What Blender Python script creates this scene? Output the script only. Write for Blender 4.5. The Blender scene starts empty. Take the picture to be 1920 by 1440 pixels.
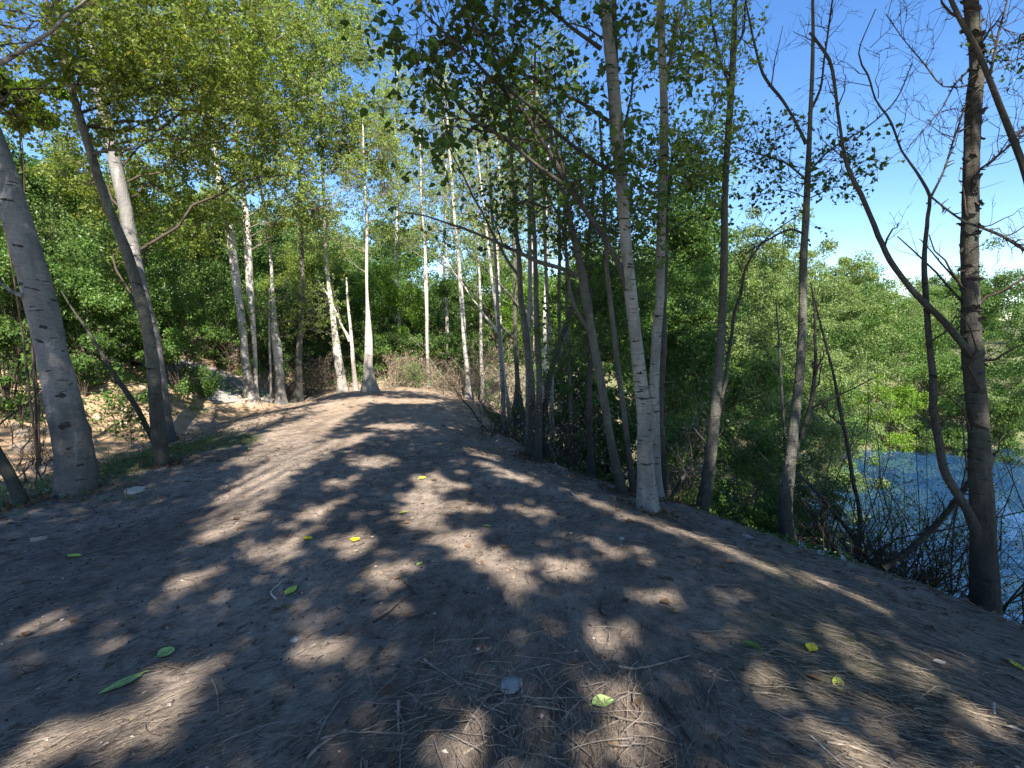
import bpy, math
import numpy as np
from mathutils import Vector

# ------------------------------------------------------------------ camera, sky, sun, exposure
SC = bpy.context.scene
COL = SC.collection
EYE = 1.6
FPX = 1000.0                                   # focal length in pixels of the 1920 px wide photograph
PITCH = math.atan(100 / FPX)
cam_d = bpy.data.cameras.new('camera')
cam_d.sensor_width = 36.0
cam_d.lens = 36.0 * FPX / 1920.0
cam_d.clip_start = 0.05
cam_d.clip_end = 3000
cam = bpy.data.objects.new('camera', cam_d)
cam.location = (0, 0, EYE)
cam.rotation_euler = (math.pi / 2 - PITCH, 0, 0)
COL.objects.link(cam)
SC.camera = cam

SUN_EL = math.radians(47)
SUN_AZ = math.radians(167)                     # clockwise from +Y: behind the camera, a little to the right
SUN = np.array([math.sin(SUN_AZ) * math.cos(SUN_EL), math.cos(SUN_AZ) * math.cos(SUN_EL), math.sin(SUN_EL)])
world = bpy.data.worlds.new('World')
SC.world = world
world.use_nodes = True
wn = world.node_tree
bgn = wn.nodes['Background']
skyn = wn.nodes.new('ShaderNodeTexSky')
skyn.sky_type = 'NISHITA'
skyn.sun_disc = False
skyn.sun_elevation = SUN_EL
skyn.sun_rotation = SUN_AZ
skyn.ozone_density = 2.5
skyn.dust_density = 0.1
hs = wn.nodes.new('ShaderNodeHueSaturation')
hs.inputs['Saturation'].default_value = 1.24
hs.inputs['Hue'].default_value = 0.507
wn.links.new(skyn.outputs[0], hs.inputs['Color'])
wn.links.new(hs.outputs[0], bgn.inputs[0])
bgn.inputs[1].default_value = 0.083
sun_d = bpy.data.lights.new('sun', 'SUN')
sun_d.energy = 5.0
sun_d.angle = math.radians(0.55)
sun_d.color = (1.0, 0.91, 0.79)
sun = bpy.data.objects.new('sun', sun_d)
sun.rotation_euler = Vector(SUN).to_track_quat('Z', 'Y').to_euler()
COL.objects.link(sun)
SC.view_settings.view_transform = 'Standard'
SC.view_settings.look = 'None'
SC.view_settings.exposure = 1.68
SC.view_settings.gamma = 1.0
SC.view_settings.use_curve_mapping = False
SC.cycles.max_bounces = 6
SC.cycles.diffuse_bounces = 3
SC.cycles.transmission_bounces = 4
SC.cycles.use_denoising = True

RNG = np.random.default_rng(7)

# ------------------------------------------------------------------ terrain height
_tab = np.random.default_rng(3).random((256, 256))


def vnoise(x, y):
    xi = np.floor(x).astype(int); yi = np.floor(y).astype(int)
    fx = x - xi; fy = y - yi
    fx = fx * fx * (3 - 2 * fx); fy = fy * fy * (3 - 2 * fy)
    g = lambda a, b: _tab[a & 255, b & 255]
    return (g(xi, yi) * (1 - fx) + g(xi + 1, yi) * fx) * (1 - fy) + (g(xi, yi + 1) * (1 - fx) + g(xi + 1, yi + 1) * fx) * fy - 0.5


def sstep(a, b, v):
    t = np.clip((v - a) / (b - a), 0, 1)
    return t * t * (3 - 2 * t)


BROW_Y = [-30, -6, 0, 3.4, 3.6, 4.6, 5.6, 5.9, 6.5, 7.8, 9.2, 13.3, 18, 22, 60]
BROW_X = [9, 5.4, 4.0, 3.25, 3.18, 2.46, 1.95, 1.66, 1.3, 0.45, 0.05, -1.06, -1.2, -0.4, 2]
WATER_Z = -2.75


def H(x, y, fine=True):
    x = np.asarray(x, float); y = np.asarray(y, float)
    bx = np.interp(y, BROW_Y, BROW_X)
    d = (x - bx) * 0.85
    zr = -0.3 * sstep(-1.6, 0, d) - 0.72 * np.clip(d, 0, None)
    zr = np.maximum(zr, -3.5)
    ys = np.interp(x, [0, 4, 12, 40], [13.5, 15.5, 18.3, 19.5])
    far = np.minimum(-3.5 + 0.8 * (y - ys), 0.25 + 0.02 * (y - ys))
    zr = np.where(d > 0, np.maximum(zr, far), zr)
    wobble = 0.5 * vnoise(y * 0.7 + 3, y * 0 + 9)
    d2 = np.clip(-5.9 + wobble - x, 0, None)
    zl = -0.2 * sstep(-4.2, -5.8, x) + 0.42 * np.minimum(d2, 2.8) + 0.10 * np.clip(d2 - 2.8, 0, 20)
    zl = zl * sstep(-6, 3, y)
    z = zr + zl + np.clip(0.06 * (y - 15.5), 0, 1.2) * sstep(1.0, -1.5, x - bx)
    z = z + 0.10 * vnoise(x * 0.8, y * 0.8) + 0.10 * sstep(0, -3, x) * vnoise(x * 0.5 + 8, y * 0.4)
    if fine:
        near = np.exp(-np.clip(y, 0, None) / 9)
        z = z + near * (0.03 * vnoise(x * 3.1, y * 3.1 + 5) + 0.014 * vnoise(x * 9, y * 8) + 0.008 * vnoise(x * 22 + y * 9, y * 17))
        lump = sstep(0.0, 0.8, d2) * (0.25 + 0.75 * sstep(0.05, 0.25, vnoise(x * 0.9 + 3, y * 0.9))) * (1 - sstep(0.0, 0.3, 1.0 - ((x + 7.4) / 1.6) ** 2 - ((y - 13.0) / 1.6) ** 2))
        z = z + lump * (0.16 * np.abs(vnoise(x * 2.1, y * 2.1)) + 0.07 * vnoise(x * 6, y * 6))
        z = z + sstep(-0.2, 0.5, d) * (0.12 * vnoise(x * 2.3, y * 2.3) + 0.06 * vnoise(x * 7, y * 7))
    return z


# ------------------------------------------------------------------ from a place in the photograph to a place in the world
def ray(px, py):
    a = (px - 960) / FPX; b = (720 - py) / FPX
    c, s = math.cos(PITCH), math.sin(PITCH)
    return np.array([a, c + b * s, -s + b * c])


def at(px, py, Y):
    r = ray(px, py)
    return np.array([0, 0, EYE]) + r * (Y / r[1])


def wid(w, px, py, Y):
    r = ray(px, py)
    return 0.49 * w / FPX * (Y / r[1]) / math.sqrt(1 + r[0] ** 2)


def ground(px, py, guess=None):
    r = ray(px, py)
    t = np.arange(0.8, 40, 0.01)
    p = np.array([0, 0, EYE])[None] + r[None] * t[:, None]
    hit = np.nonzero(p[:, 2] < H(p[:, 0], p[:, 1]))[0]
    if len(hit) == 0:
        return at(px, py, guess or 15.0)
    return p[hit[0]]


# ------------------------------------------------------------------ materials
def new_mat(name):
    m = bpy.data.materials.new(name)
    m.use_nodes = True
    nt = m.node_tree
    return m, nt, nt.nodes['Principled BSDF']


def N(nt, typ, **kw):
    n = nt.nodes.new(typ)
    for k, v in kw.items():
        if k.startswith('i_'):
            n.inputs[k[2:].replace('_', ' ')].default_value = v
        else:
            setattr(n, k, v)
    return n


def noise(nt, vec, scale, detail=4, rough=0.6, dist=0.0):
    n = N(nt, 'ShaderNodeTexNoise')
    n.inputs['Scale'].default_value = scale
    n.inputs['Detail'].default_value = detail
    n.inputs['Roughness'].default_value = rough
    n.inputs['Distortion'].default_value = dist
    if vec is not None:
        nt.links.new(vec, n.inputs['Vector'])
    return n.outputs['Fac']


def ramp(nt, fac, stops):
    r = N(nt, 'ShaderNodeValToRGB')
    el = r.color_ramp.elements
    while len(el) < len(stops):
        el.new(0.5)
    for e, (p, c) in zip(el, stops):
        e.position = p
        e.color = (*c, 1) if isinstance(c, tuple) else (c, c, c, 1)
    nt.links.new(fac, r.inputs[0])
    return r.outputs[0]


def mixc(nt, fac, a, b, mode='MIX'):
    m = N(nt, 'ShaderNodeMix', data_type='RGBA', blend_type=mode)
    for s, v in ((m.inputs[0], fac), (m.inputs[6], a), (m.inputs[7], b)):
        if isinstance(v, (int, float)):
            s.default_value = v
        elif isinstance(v, tuple):
            s.default_value = (*v, 1)
        else:
            nt.links.new(v, s)
    return m.outputs[2]


def stretch(nt, vec, sc, rot=(0, 0, 0)):
    m = N(nt, 'ShaderNodeMapping')
    m.inputs['Scale'].default_value = sc
    m.inputs['Rotation'].default_value = rot
    nt.links.new(vec, m.inputs['Vector'])
    return m.outputs[0]


def bump(nt, bsdf, hgt, strength, dist, prev=None):
    b = N(nt, 'ShaderNodeBump')
    b.inputs['Strength'].default_value = strength
    b.inputs['Distance'].default_value = dist
    nt.links.new(hgt, b.inputs['Height'])
    if prev is not None:
        nt.links.new(prev, b.inputs['Normal'])
    nt.links.new(b.outputs[0], bsdf.inputs['Normal'])
    return b.outputs[0]


def leaf_mat(name, c1, c2, c3, trans=0.45, rough=0.45):
    m, nt, b = new_mat(name)
    geo = N(nt, 'ShaderNodeNewGeometry')
    col = ramp(nt, geo.outputs['Random Per Island'], [(0.0, c1), (0.5, c2), (0.93, c2), (1.0, c3)])
    pos = noise(nt, geo.outputs['Position'], 0.9, 2)
    pr = ramp(nt, pos, [(0.3, 0.72), (0.7, 1.25)])
    col = mixc(nt, 1.0, col, pr, 'MULTIPLY')
    nt.links.new(col, b.inputs['Base Color'])
    b.inputs['Roughness'].default_value = rough
    b.inputs['Specular IOR Level'].default_value = 0.35
    tr = N(nt, 'ShaderNodeBsdfTranslucent')
    tc = mixc(nt, 1.0, col, (1.25, 1.2, 0.45), 'MULTIPLY')
    nt.links.new(tc, tr.inputs[0])
    mx = N(nt, 'ShaderNodeMixShader')
    mx.inputs[0].default_value = trans
    nt.links.new(b.outputs[0], mx.inputs[1])
    nt.links.new(tr.outputs[0], mx.inputs[2])
    nt.links.new(mx.outputs[0], nt.nodes['Material Output'].inputs[0])
    return m


def bark_mat(name, pale, mid, dark, mark=0.55, lich=None, dirt=0.5, bumpd=0.012):
    m, nt, b = new_mat(name)
    tc = N(nt, 'ShaderNodeTexCoord')
    o = tc.outputs['Object']
    base = ramp(nt, noise(nt, stretch(nt, o, (5, 5, 1.6)), 1.0, 6, 0.65, 0.4), [(0.3, mid), (0.62, pale)])
    fine = ramp(nt, noise(nt, stretch(nt, o, (14, 14, 45)), 1.0, 5, 0.7), [(0.3, 0.62), (0.7, 1.15)])
    base = mixc(nt, 0.8, base, fine, 'MULTIPLY')
    lent = noise(nt, stretch(nt, o, (6, 6, 34)), 1.0, 3, 0.55, 0.2)
    lm = ramp(nt, lent, [(mark, 0.0), (mark + 0.05, 1.0)])
    patch = noise(nt, stretch(nt, o, (4, 4, 1.4)), 1.0, 5, 0.7, 0.8)
    pm = ramp(nt, patch, [(0.58, 0.0), (0.66, 1.0)])
    base = mixc(nt, pm, base, mid if lich is None else lich)
    base = mixc(nt, lm, base, dark)
    sep = N(nt, 'ShaderNodeSeparateXYZ')
    nt.links.new(o, sep.inputs[0])
    add = N(nt, 'ShaderNodeMath', operation='MULTIPLY_ADD')
    nt.links.new(noise(nt, stretch(nt, o, (7, 7, 3)), 1.0, 5, 0.7), add.inputs[0])
    add.inputs[1].default_value = -1.4
    nt.links.new(sep.outputs[2], add.inputs[2])
    dm = ramp(nt, add.outputs[0], [(0.0, 1.0), (0.32, 0.0)])
    if dirt > 0:
        dd = mixc(nt, dirt, base, dark)
        base = mixc(nt, dm, base, dd)
    nt.links.new(base, b.inputs['Base Color'])
    b.inputs['Roughness'].default_value = 0.85
    b.inputs['Specular IOR Level'].default_value = 0.25
    h = mixc(nt, 0.5, lm, fine, 'DIFFERENCE')
    n1 = bump(nt, b, h, 0.8, bumpd)
    bump(nt, b, noise(nt, stretch(nt, o, (30, 30, 12)), 1.0, 5, 0.7), 0.8, bumpd, n1)
    return m


def plain(name, col, var=0.4, rough=0.8, scale=12, bd=0.004):
    m, nt, b = new_mat(name)
    tc = N(nt, 'ShaderNodeTexCoord')
    f = noise(nt, tc.outputs['Object'], scale, 5, 0.7)
    lo = tuple(c * (1 - var) for c in col); hi = tuple(min(1, c * (1 + var)) for c in col)
    c = ramp(nt, f, [(0.3, lo), (0.7, hi)])
    nt.links.new(c, b.inputs['Base Color'])
    b.inputs['Roughness'].default_value = rough
    b.inputs['Specular IOR Level'].default_value = 0.25
    bump(nt, b, f, 0.7, bd)
    return m


M = {}
M['leaf_birch'] = leaf_mat('leaf_birch', (0.15, 0.225, 0.045), (0.24, 0.33, 0.085), (0.36, 0.31, 0.09), 0.46)
M['leaf_dark'] = leaf_mat('leaf_dark', (0.035, 0.07, 0.014), (0.07, 0.135, 0.022), (0.12, 0.07, 0.03), 0.36)
M['leaf_olive'] = leaf_mat('leaf_olive', (0.11, 0.165, 0.03), (0.19, 0.26, 0.05), (0.32, 0.28, 0.07), 0.52)
M['leaf_shrub'] = leaf_mat('leaf_shrub', (0.05, 0.11, 0.026), (0.12, 0.22, 0.05), (0.22, 0.27, 0.08), 0.40)
M['leaf_deep'] = leaf_mat('leaf_deep', (0.04, 0.09, 0.022), (0.085, 0.165, 0.036), (0.16, 0.20, 0.06), 0.38)
M['leaf_bright'] = leaf_mat('leaf_bright', (0.10, 0.20, 0.022), (0.17, 0.30, 0.035), (0.25, 0.33, 0.05), 0.45)
M['leaf_willow'] = leaf_mat('leaf_willow', (0.10, 0.165, 0.05), (0.185, 0.265, 0.09), (0.29, 0.31, 0.13), 0.40)
M['leaf_dry'] = leaf_mat('leaf_dry', (0.18, 0.13, 0.09), (0.29, 0.225, 0.16), (0.38, 0.31, 0.25), 0.2, 0.8)
M['bark_birch'] = bark_mat('bark_birch', (0.52, 0.50, 0.46), (0.27, 0.26, 0.235), (0.045, 0.04, 0.035), 0.63)
M['bark_mottled'] = bark_mat('bark_mottled', (0.29, 0.285, 0.255), (0.12, 0.118, 0.10), (0.035, 0.032, 0.028), 0.62, (0.15, 0.17, 0.13), dirt=0.0, bumpd=0.02)
M['bark_pale'] = bark_mat('bark_pale', (0.60, 0.57, 0.52), (0.38, 0.35, 0.31), (0.07, 0.06, 0.05), 0.62)
M['bark_grey'] = bark_mat('bark_grey', (0.145, 0.142, 0.118), (0.066, 0.064, 0.053), (0.025, 0.023, 0.02), 0.64, (0.15, 0.175, 0.125), bumpd=0.03)
M['bark_smooth'] = bark_mat('bark_smooth', (0.24, 0.235, 0.225), (0.13, 0.127, 0.122), (0.03, 0.028, 0.025), 0.64, (0.36, 0.35, 0.335), bumpd=0.02)
M['bark_dark'] = bark_mat('bark_dark', (0.085, 0.078, 0.066), (0.045, 0.042, 0.036), (0.014, 0.012, 0.011), 0.66, (0.075, 0.085, 0.065), bumpd=0.03)
M['twig_dark'] = plain('twig_dark', (0.055, 0.042, 0.032))
M['twig_pale'] = plain('twig_pale', (0.22, 0.19, 0.16))
M['twig_tan'] = plain('twig_tan', (0.25, 0.21, 0.165))
M['stick'] = plain('stick', (0.25, 0.21, 0.175), 0.5, 0.85, 30)
M['stick_dark'] = plain('stick_dark', (0.055, 0.045, 0.038), 0.5, 0.85, 30)
M['straw'] = plain('straw', (0.27, 0.23, 0.175), 0.5, 0.85, 25)
M['chip'] = plain('chip', (0.42, 0.38, 0.33), 0.4, 0.8, 40)
M['stone_pale'] = plain('stone_pale', (0.36, 0.37, 0.37), 0.25, 0.75, 30)
M['stone_tan'] = plain('stone_tan', (0.47, 0.36, 0.26), 0.35, 0.9, 9, 0.02)
M['fallen_green'] = plain('fallen_green', (0.30, 0.42, 0.14), 0.25, 0.5, 25, 0.001)
M['fallen_lime'] = plain('fallen_lime', (0.42, 0.50, 0.08), 0.25, 0.5, 25, 0.001)
M['fallen_yellow'] = plain('fallen_yellow', (0.85, 0.66, 0.02), 0.2, 0.5, 25, 0.001)
M['moss'] = plain('moss', (0.14, 0.20, 0.04), 0.5, 0.9, 40)


def ground_material():
    m, nt, b = new_mat('ground_earth')
    geo = N(nt, 'ShaderNodeNewGeometry')
    p = geo.outputs['Position']
    att = N(nt, 'ShaderNodeAttribute', attribute_name='sand')
    att2 = N(nt, 'ShaderNodeAttribute', attribute_name='moss')
    n_big = noise(nt, p, 1.1, 6, 0.65)
    soil = ramp(nt, n_big, [(0.28, (0.215, 0.175, 0.143)), (0.5, (0.315, 0.258, 0.212)), (0.72, (0.405, 0.335, 0.28))])
    n_m = noise(nt, p, 9, 8, 0.75)
    damp = ramp(nt, noise(nt, stretch(nt, p, (0.9, 0.35, 1), (0, 0, 0.12)), 1.0, 5, 0.7, 0.5), [(0.38, 0.62), (0.56, 1.0), (0.75, 1.12)])
    soil = mixc(nt, 0.8, soil, damp, 'MULTIPLY')
    rut = ramp(nt, noise(nt, stretch(nt, p, (5.5, 0.5, 1), (0, 0, 0.16)), 1.0, 6, 0.7, 0.4), [(0.35, 0.78), (0.6, 1.08)])
    soil = mixc(nt, 0.7, soil, rut, 'MULTIPLY')
    soil = mixc(nt, 0.85, soil, ramp(nt, n_m, [(0.32, 0.45), (0.5, 0.95), (0.68, 1.35)]), 'MULTIPLY')
    # matted fibres: thin stretched noise in two directions
    f1 = noise(nt, stretch(nt, p, (16, 120, 40), (0, 0, 0.55)), 1.0, 4, 0.7, 0.6)
    f2 = noise(nt, stretch(nt, p, (120, 18, 40), (0, 0, 0.35)), 1.0, 4, 0.7, 0.6)
    sel = ramp(nt, noise(nt, p, 0.7, 3), [(0.42, 0.0), (0.58, 1.0)])
    fib = mixc(nt, sel, f1, f2)
    soil = mixc(nt, 0.6, soil, ramp(nt, fib, [(0.32, 0.6), (0.52, 1.0), (0.7, 1.35)]), 'MULTIPLY')
    # pale specks
    vor = N(nt, 'ShaderNodeTexVoronoi')
    vor.inputs['Scale'].default_value = 34
    nt.links.new(p, vor.inputs['Vector'])
    spk = ramp(nt, vor.outputs['Distance'], [(0.0, 1.0), (0.13, 1.0), (0.17, 0.0)])
    gate = ramp(nt, noise(nt, p, 3.0, 5, 0.7), [(0.5, 0.0), (0.62, 1.0)])
    spk = mixc(nt, 1.0, spk, gate, 'MULTIPLY')
    soil = mixc(nt, spk, soil, (0.36, 0.32, 0.27))
    sand = ramp(nt, noise(nt, p, 3.5, 8, 0.72), [(0.3, (0.25, 0.17, 0.105)), (0.5, (0.42, 0.30, 0.19)), (0.7, (0.52, 0.39, 0.26))])
    col = mixc(nt, att.outputs['Fac'], soil, sand)
    att3 = N(nt, 'ShaderNodeAttribute', attribute_name='slab')
    slabc = ramp(nt, noise(nt, stretch(nt, p, (2, 2, 9)), 1.0, 6, 0.7), [(0.3, (0.21, 0.205, 0.20)), (0.7, (0.36, 0.35, 0.34))])
    col = mixc(nt, att3.outputs['Fac'], col, slabc)
    mossc = ramp(nt, noise(nt, p, 14, 6, 0.7), [(0.35, (0.035, 0.06, 0.02)), (0.65, (0.12, 0.15, 0.055))])
    col = mixc(nt, att2.outputs['Fac'], col, mossc)
    nt.links.new(col, b.inputs['Base Color'])
    b.inputs['Roughness'].default_value = 0.95
    b.inputs['Specular IOR Level'].default_value = 0.15
    n1 = bump(nt, b, n_m, 0.9, 0.05)
    n2 = bump(nt, b, fib, 0.7, 0.009, n1)
    bump(nt, b, noise(nt, p, 60, 5, 0.8), 0.8, 0.012, n2)
    return m


def water_material():
    m, nt, b = new_mat('pond_water')
    geo = N(nt, 'ShaderNodeNewGeometry')
    b.inputs['Base Color'].default_value = (0.012, 0.045, 0.115, 1)  # blue put into the base to strengthen the sky reflection
    b.inputs['Roughness'].default_value = 0.03
    b.inputs['IOR'].default_value = 2.0
    bump(nt, b, noise(nt, stretch(nt, geo.outputs['Position'], (0.9, 2.0, 1)), 1.0, 1, 0.4), 0.035, 0.03)
    return m


M['ground'] = ground_material()
M['water'] = water_material()


# ------------------------------------------------------------------ mesh helpers
def mesh_from(name, V, F, mat=None, smooth=True, size=4):
    V = np.ascontiguousarray(V, np.float32); F = np.ascontiguousarray(F, np.int32)
    me = bpy.data.meshes.new(name)
    me.vertices.add(len(V)); me.vertices.foreach_set('co', V.ravel())
    me.loops.add(F.size); me.loops.foreach_set('vertex_index', F.ravel())
    me.polygons.add(len(F))
    me.polygons.foreach_set('loop_start', np.arange(0, F.size, F.shape[1], dtype=np.int32))
    me.polygons.foreach_set('use_smooth', np.full(len(F), smooth))
    me.update(calc_edges=True)
    if mat:
        me.materials.append(M[mat])
    return me


class Acc:
    """collects quads, builds them as ONE mesh object"""
    def __init__(self):
        self.V = []; self.F = []; self.n = 0

    def add(self, V, F):
        V = V.reshape(-1, 3)
        self.V.append(V); self.F.append(F + self.n); self.n += len(V)

    def build(self, name, mat, parent=None, origin=(0, 0, 0), smooth=True):
        if not self.V:
            return None
        o = bpy.data.objects.new(name, mesh_from(name, np.concatenate(self.V) - np.asarray(origin)[None], np.concatenate(self.F), mat, smooth))
        COL.objects.link(o)
        if parent is not None:
            o.parent = parent
        else:
            o.location = origin
        return o


def unit(v):
    return v / np.maximum(np.linalg.norm(v, axis=-1, keepdims=True), 1e-9)


def tubes(P, R, S=4):
    """P [n,k,3], R [n,k] -> vertices, quads of n tubes"""
    n, k, _ = P.shape
    d = unit(P[:, -1] - P[:, 0])
    ref = np.where(np.abs(d[:, 2:3]) > 0.8, np.array([[1., 0, 0]]), np.array([[0, 0, 1.]]))
    u = unit(np.cross(d, ref)); v = np.cross(d, u)
    a = np.arange(S) / S * 2 * np.pi
    ring = u[:, None, None] * np.cos(a)[None, None, :, None] + v[:, None, None] * np.sin(a)[None, None, :, None]
    V = P[:, :, None] + ring * R[:, :, None, None]
    base = (np.arange(n) * k * S)[:, None, None]
    i = np.arange(k - 1)[None, :, None] * S; j = np.arange(S)[None, None]
    j2 = (np.arange(S) + 1)[None, None] % S
    F = np.stack([base + i + j, base + i + j2, base + i + S + j2, base + i + S + j], -1)
    return V.reshape(-1, 3), F.reshape(-1, 4)


def catmull(pts, step):
    pts = np.asarray(pts, float)
    ext = np.vstack([2 * pts[0] - pts[1], pts, 2 * pts[-1] - pts[-2]])
    out = []
    for i in range(1, len(ext) - 2):
        a, b, c, d = ext[i - 1:i + 3]
        n = max(2, int(np.linalg.norm(c[:3] - b[:3]) / step))
        t = (np.arange(n) / n)[:, None]
        out.append(0.5 * ((2 * b) + (-a + c) * t + (2 * a - 5 * b + 4 * c - d) * t ** 2 + (-a + 3 * b - 3 * c + d) * t ** 3))
    out.append(pts[-1:])
    return np.vstack(out)


def trunk_mesh(pr, S=18, rough=0.06, flare=0.0, knots=0, seed=0, wob=0.012):
    """pr [k,4] smooth path with radius -> a bark-like tube with lumps, knots and flared foot"""
    rg = np.random.default_rng(seed + 11)
    P = pr[:, :3].copy(); R = np.maximum(pr[:, 3], 0.003)
    k = len(P)
    s = np.concatenate([[0], np.cumsum(np.linalg.norm(np.diff(P, axis=0), axis=1))])
    P[:, 0] += wob * np.sin(s * 2.3 + seed) * sstep(0, 1, s); P[:, 1] += wob * np.cos(s * 1.9 + seed * 2)
    T = unit(np.gradient(P, axis=0))
    u = unit(np.cross(T, np.array([0, 1., 0.05])[None])); v = np.cross(T, u)
    a = np.arange(S) / S * 2 * np.pi
    A, SS = np.meshgrid(a, s)
    RR = np.repeat(R[:, None], S, 1)
    n1 = vnoise(np.cos(A) * 1.6 + seed * 3.7 + 20, SS * 3 + np.sin(A) * 1.6 + 20)
    n2 = vnoise(np.cos(A) * 4 + seed * 3.1 + 40, SS * 13 + np.sin(A) * 4 + 40)
    RR = RR * (1 + rough * 2.2 * n1 + rough * 1.3 * n2)
    if flare:
        fl = np.exp(-SS / (R[0] * 2.2 + 0.05))
        RR = RR * (1 + flare * fl * (0.7 + 0.5 * np.cos(A * 4 + seed) + 0.3 * np.cos(A * 7 + 1)))
    for _ in range(knots):
        ka = rg.uniform(0, 2 * np.pi); ks = rg.uniform(0.1, 0.95) * s[-1]; r0 = np.interp(ks, s, R)
        da = np.angle(np.exp(1j * (A - ka))) * r0; ds = SS - ks
        w = r0 * rg.uniform(0.25, 0.45)
        q = (da / w) ** 2 + (ds / (w * 0.7)) ** 2
        RR = RR + r0 * (0.22 * np.exp(-q * 0.6) - 0.42 * np.exp(-q * 3.5))
    V = P[:, None] + (u[:, None] * np.cos(A)[..., None] + v[:, None] * np.sin(A)[..., None]) * RR[..., None]
    i = np.arange(k - 1)[:, None] * S; j = np.arange(S)[None]; j2 = (j + 1) % S
    F = np.stack([i + j, i + j2, i + S + j2, i + S + j], -1).reshape(-1, 4)
    return V.reshape(-1, 3), F


def resample(pr, K):
    s = np.concatenate([[0], np.cumsum(np.linalg.norm(np.diff(pr[:, :3], axis=0), axis=1))])
    t = np.linspace(0, s[-1], K)
    return np.stack([np.interp(t, s, pr[:, c]) for c in range(pr.shape[1])], 1)


def grow(rg, P, R, m, L, spread=(0.5, 1.1), tr=(0.25, 1.0), up=0.15, K=5, bend=0.35, rmul=0.5, rmin=0.0025, rmax=0.05):
    """m children from each parent branch"""
    n, k, _ = P.shape
    idx = np.repeat(np.arange(n), m)
    t = rg.uniform(*tr, len(idx))
    f = t * (k - 1); i0 = np.minimum(f.astype(int), k - 2); w = (f - i0)[:, None]
    p0 = P[idx, i0] * (1 - w) + P[idx, i0 + 1] * w
    r0 = R[idx, i0] * (1 - w[:, 0]) + R[idx, i0 + 1] * w[:, 0]
    tan = unit(P[idx, i0 + 1] - P[idx, i0])
    rnd = unit(rg.normal(size=(len(idx), 3)))
    perp = unit(rnd - tan * np.sum(rnd * tan, 1, keepdims=True))
    a = rg.uniform(*spread, len(idx))[:, None]
    d = unit(tan * np.cos(a) + perp * np.sin(a) + np.array([0, 0, up]))
    ln = L * rg.uniform(0.5, 1.25, len(idx)) * (1.15 - 0.5 * t)
    b = rg.normal(size=(len(idx), 3)) * bend
    s = np.linspace(0, 1, K)[None, :, None]
    C = p0[:, None] + (d[:, None] * s + b[:, None] * s ** 2 * 0.5) * ln[:, None, None]
    C = C + rg.normal(size=C.shape) * ln[:, None, None] * 0.03 * (s > 0)
    rr = np.clip(r0 * rmul, rmin, rmax)
    CR = rr[:, None] * np.linspace(1, 0.35, K)[None]
    return C, CR


def leaves(rg, pos, dirs, size, cup=0.18, var=0.35, wr=0.36, up=0.5):
    """one bent quad per leaf, point first"""
    n = len(pos)
    nrm = unit(rg.normal(size=(n, 3)) + np.array([0, 0, up]) * 1.2)
    d = unit(dirs - nrm * np.sum(dirs * nrm, 1, keepdims=True))
    side = np.cross(nrm, d)
    L = (size * rg.uniform(1 - var, 1 + var, n))[:, None]
    a = pos; c = pos + d * L + nrm * L * -0.08
    mid = pos + d * L * 0.45
    b = mid + side * L * wr + nrm * L * cup; e = mid - side * L * wr + nrm * L * cup
    V = np.stack([a, b, c, e], 1).reshape(-1, 3)
    F = np.arange(4 * n).reshape(n, 4)
    return V, F


def leaves_on(rg, P, n_each, size, jit=0.4, droop=0.3, tr=(0.2, 1.0)):
    n, k, _ = P.shape
    idx = np.repeat(np.arange(n), n_each)
    t = rg.uniform(*tr, len(idx)); f = t * (k - 1); i0 = np.minimum(f.astype(int), k - 2); w = (f - i0)[:, None]
    p = P[idx, i0] * (1 - w) + P[idx, i0 + 1] * w + rg.normal(size=(len(idx), 3)) * size * jit
    d = unit(P[idx, i0 + 1] - P[idx, i0]) + rg.normal(size=(len(idx), 3)) * 0.8 - np.array([0, 0, droop])
    return p, unit(d)


def thing(name, label, cat, loc, group=None):
    o = bpy.data.objects.new(name, None)
    o.empty_display_size = 0.2
    COL.objects.link(o)
    o.location = tuple(loc)
    o['label'] = label; o['category'] = cat
    if group:
        o['group'] = group
    return o


def tag(o, label, cat, group=None, kind=None):
    o['label'] = label; o['category'] = cat
    if group:
        o['group'] = group
    if kind:
        o['kind'] = kind
    return o


# ------------------------------------------------------------------ ground and pond
def axis(lo, hi, c0, c1, fine, g=1.12):
    a = list(np.arange(c0, c1, fine)); st = fine; v = a[-1]
    while v < hi:
        st *= g; v += st; a.append(v)
    st = fine; v = c0; pre = []
    while v > lo:
        st *= g; v -= st; pre.append(v)
    return np.array(pre[::-1] + a)


gx = axis(-500, 500, -5.0, 4.0, 0.035, 1.045)
gy = axis(-60, 700, 1.2, 6.0, 0.035, 1.03)
GX, GY = np.meshgrid(gx, gy)
GZ = H(GX, GY)
nx, ny = len(gx), len(gy)
gi = (np.arange(ny - 1)[:, None] * nx + np.arange(nx - 1)[None])
gF = np.stack([gi, gi + 1, gi + nx + 1, gi + nx], -1).reshape(-1, 4)
gme = mesh_from('ground', np.stack([GX, GY, GZ], -1).reshape(-1, 3), gF, 'ground')
bxg = np.interp(GY, BROW_Y, BROW_X)
edge = 0.6 * vnoise(GX * 1.3, GY * 1.3) + 0.3 * vnoise(GX * 4, GY * 4)
sandm = sstep(-5.3, -6.3, GX + edge)
sandm = np.maximum(sandm, sstep(9.5, 11.5, GY + edge * 2) * sstep(-1.3, 0.2, GX - bxg + edge) * sstep(17, 14, GY) * 0.8)
sandm = np.maximum(sandm, 0.35 * sstep(6.0, 12.0, GY + edge) * sstep(22, 15, GY))
mossm = sstep(0.0, 0.5, 1.0 - ((GX + 4.7) / 1.0) ** 2 - ((GY - 7.2) / 1.5) ** 2 + edge * 1.4) * 0.85
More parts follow.
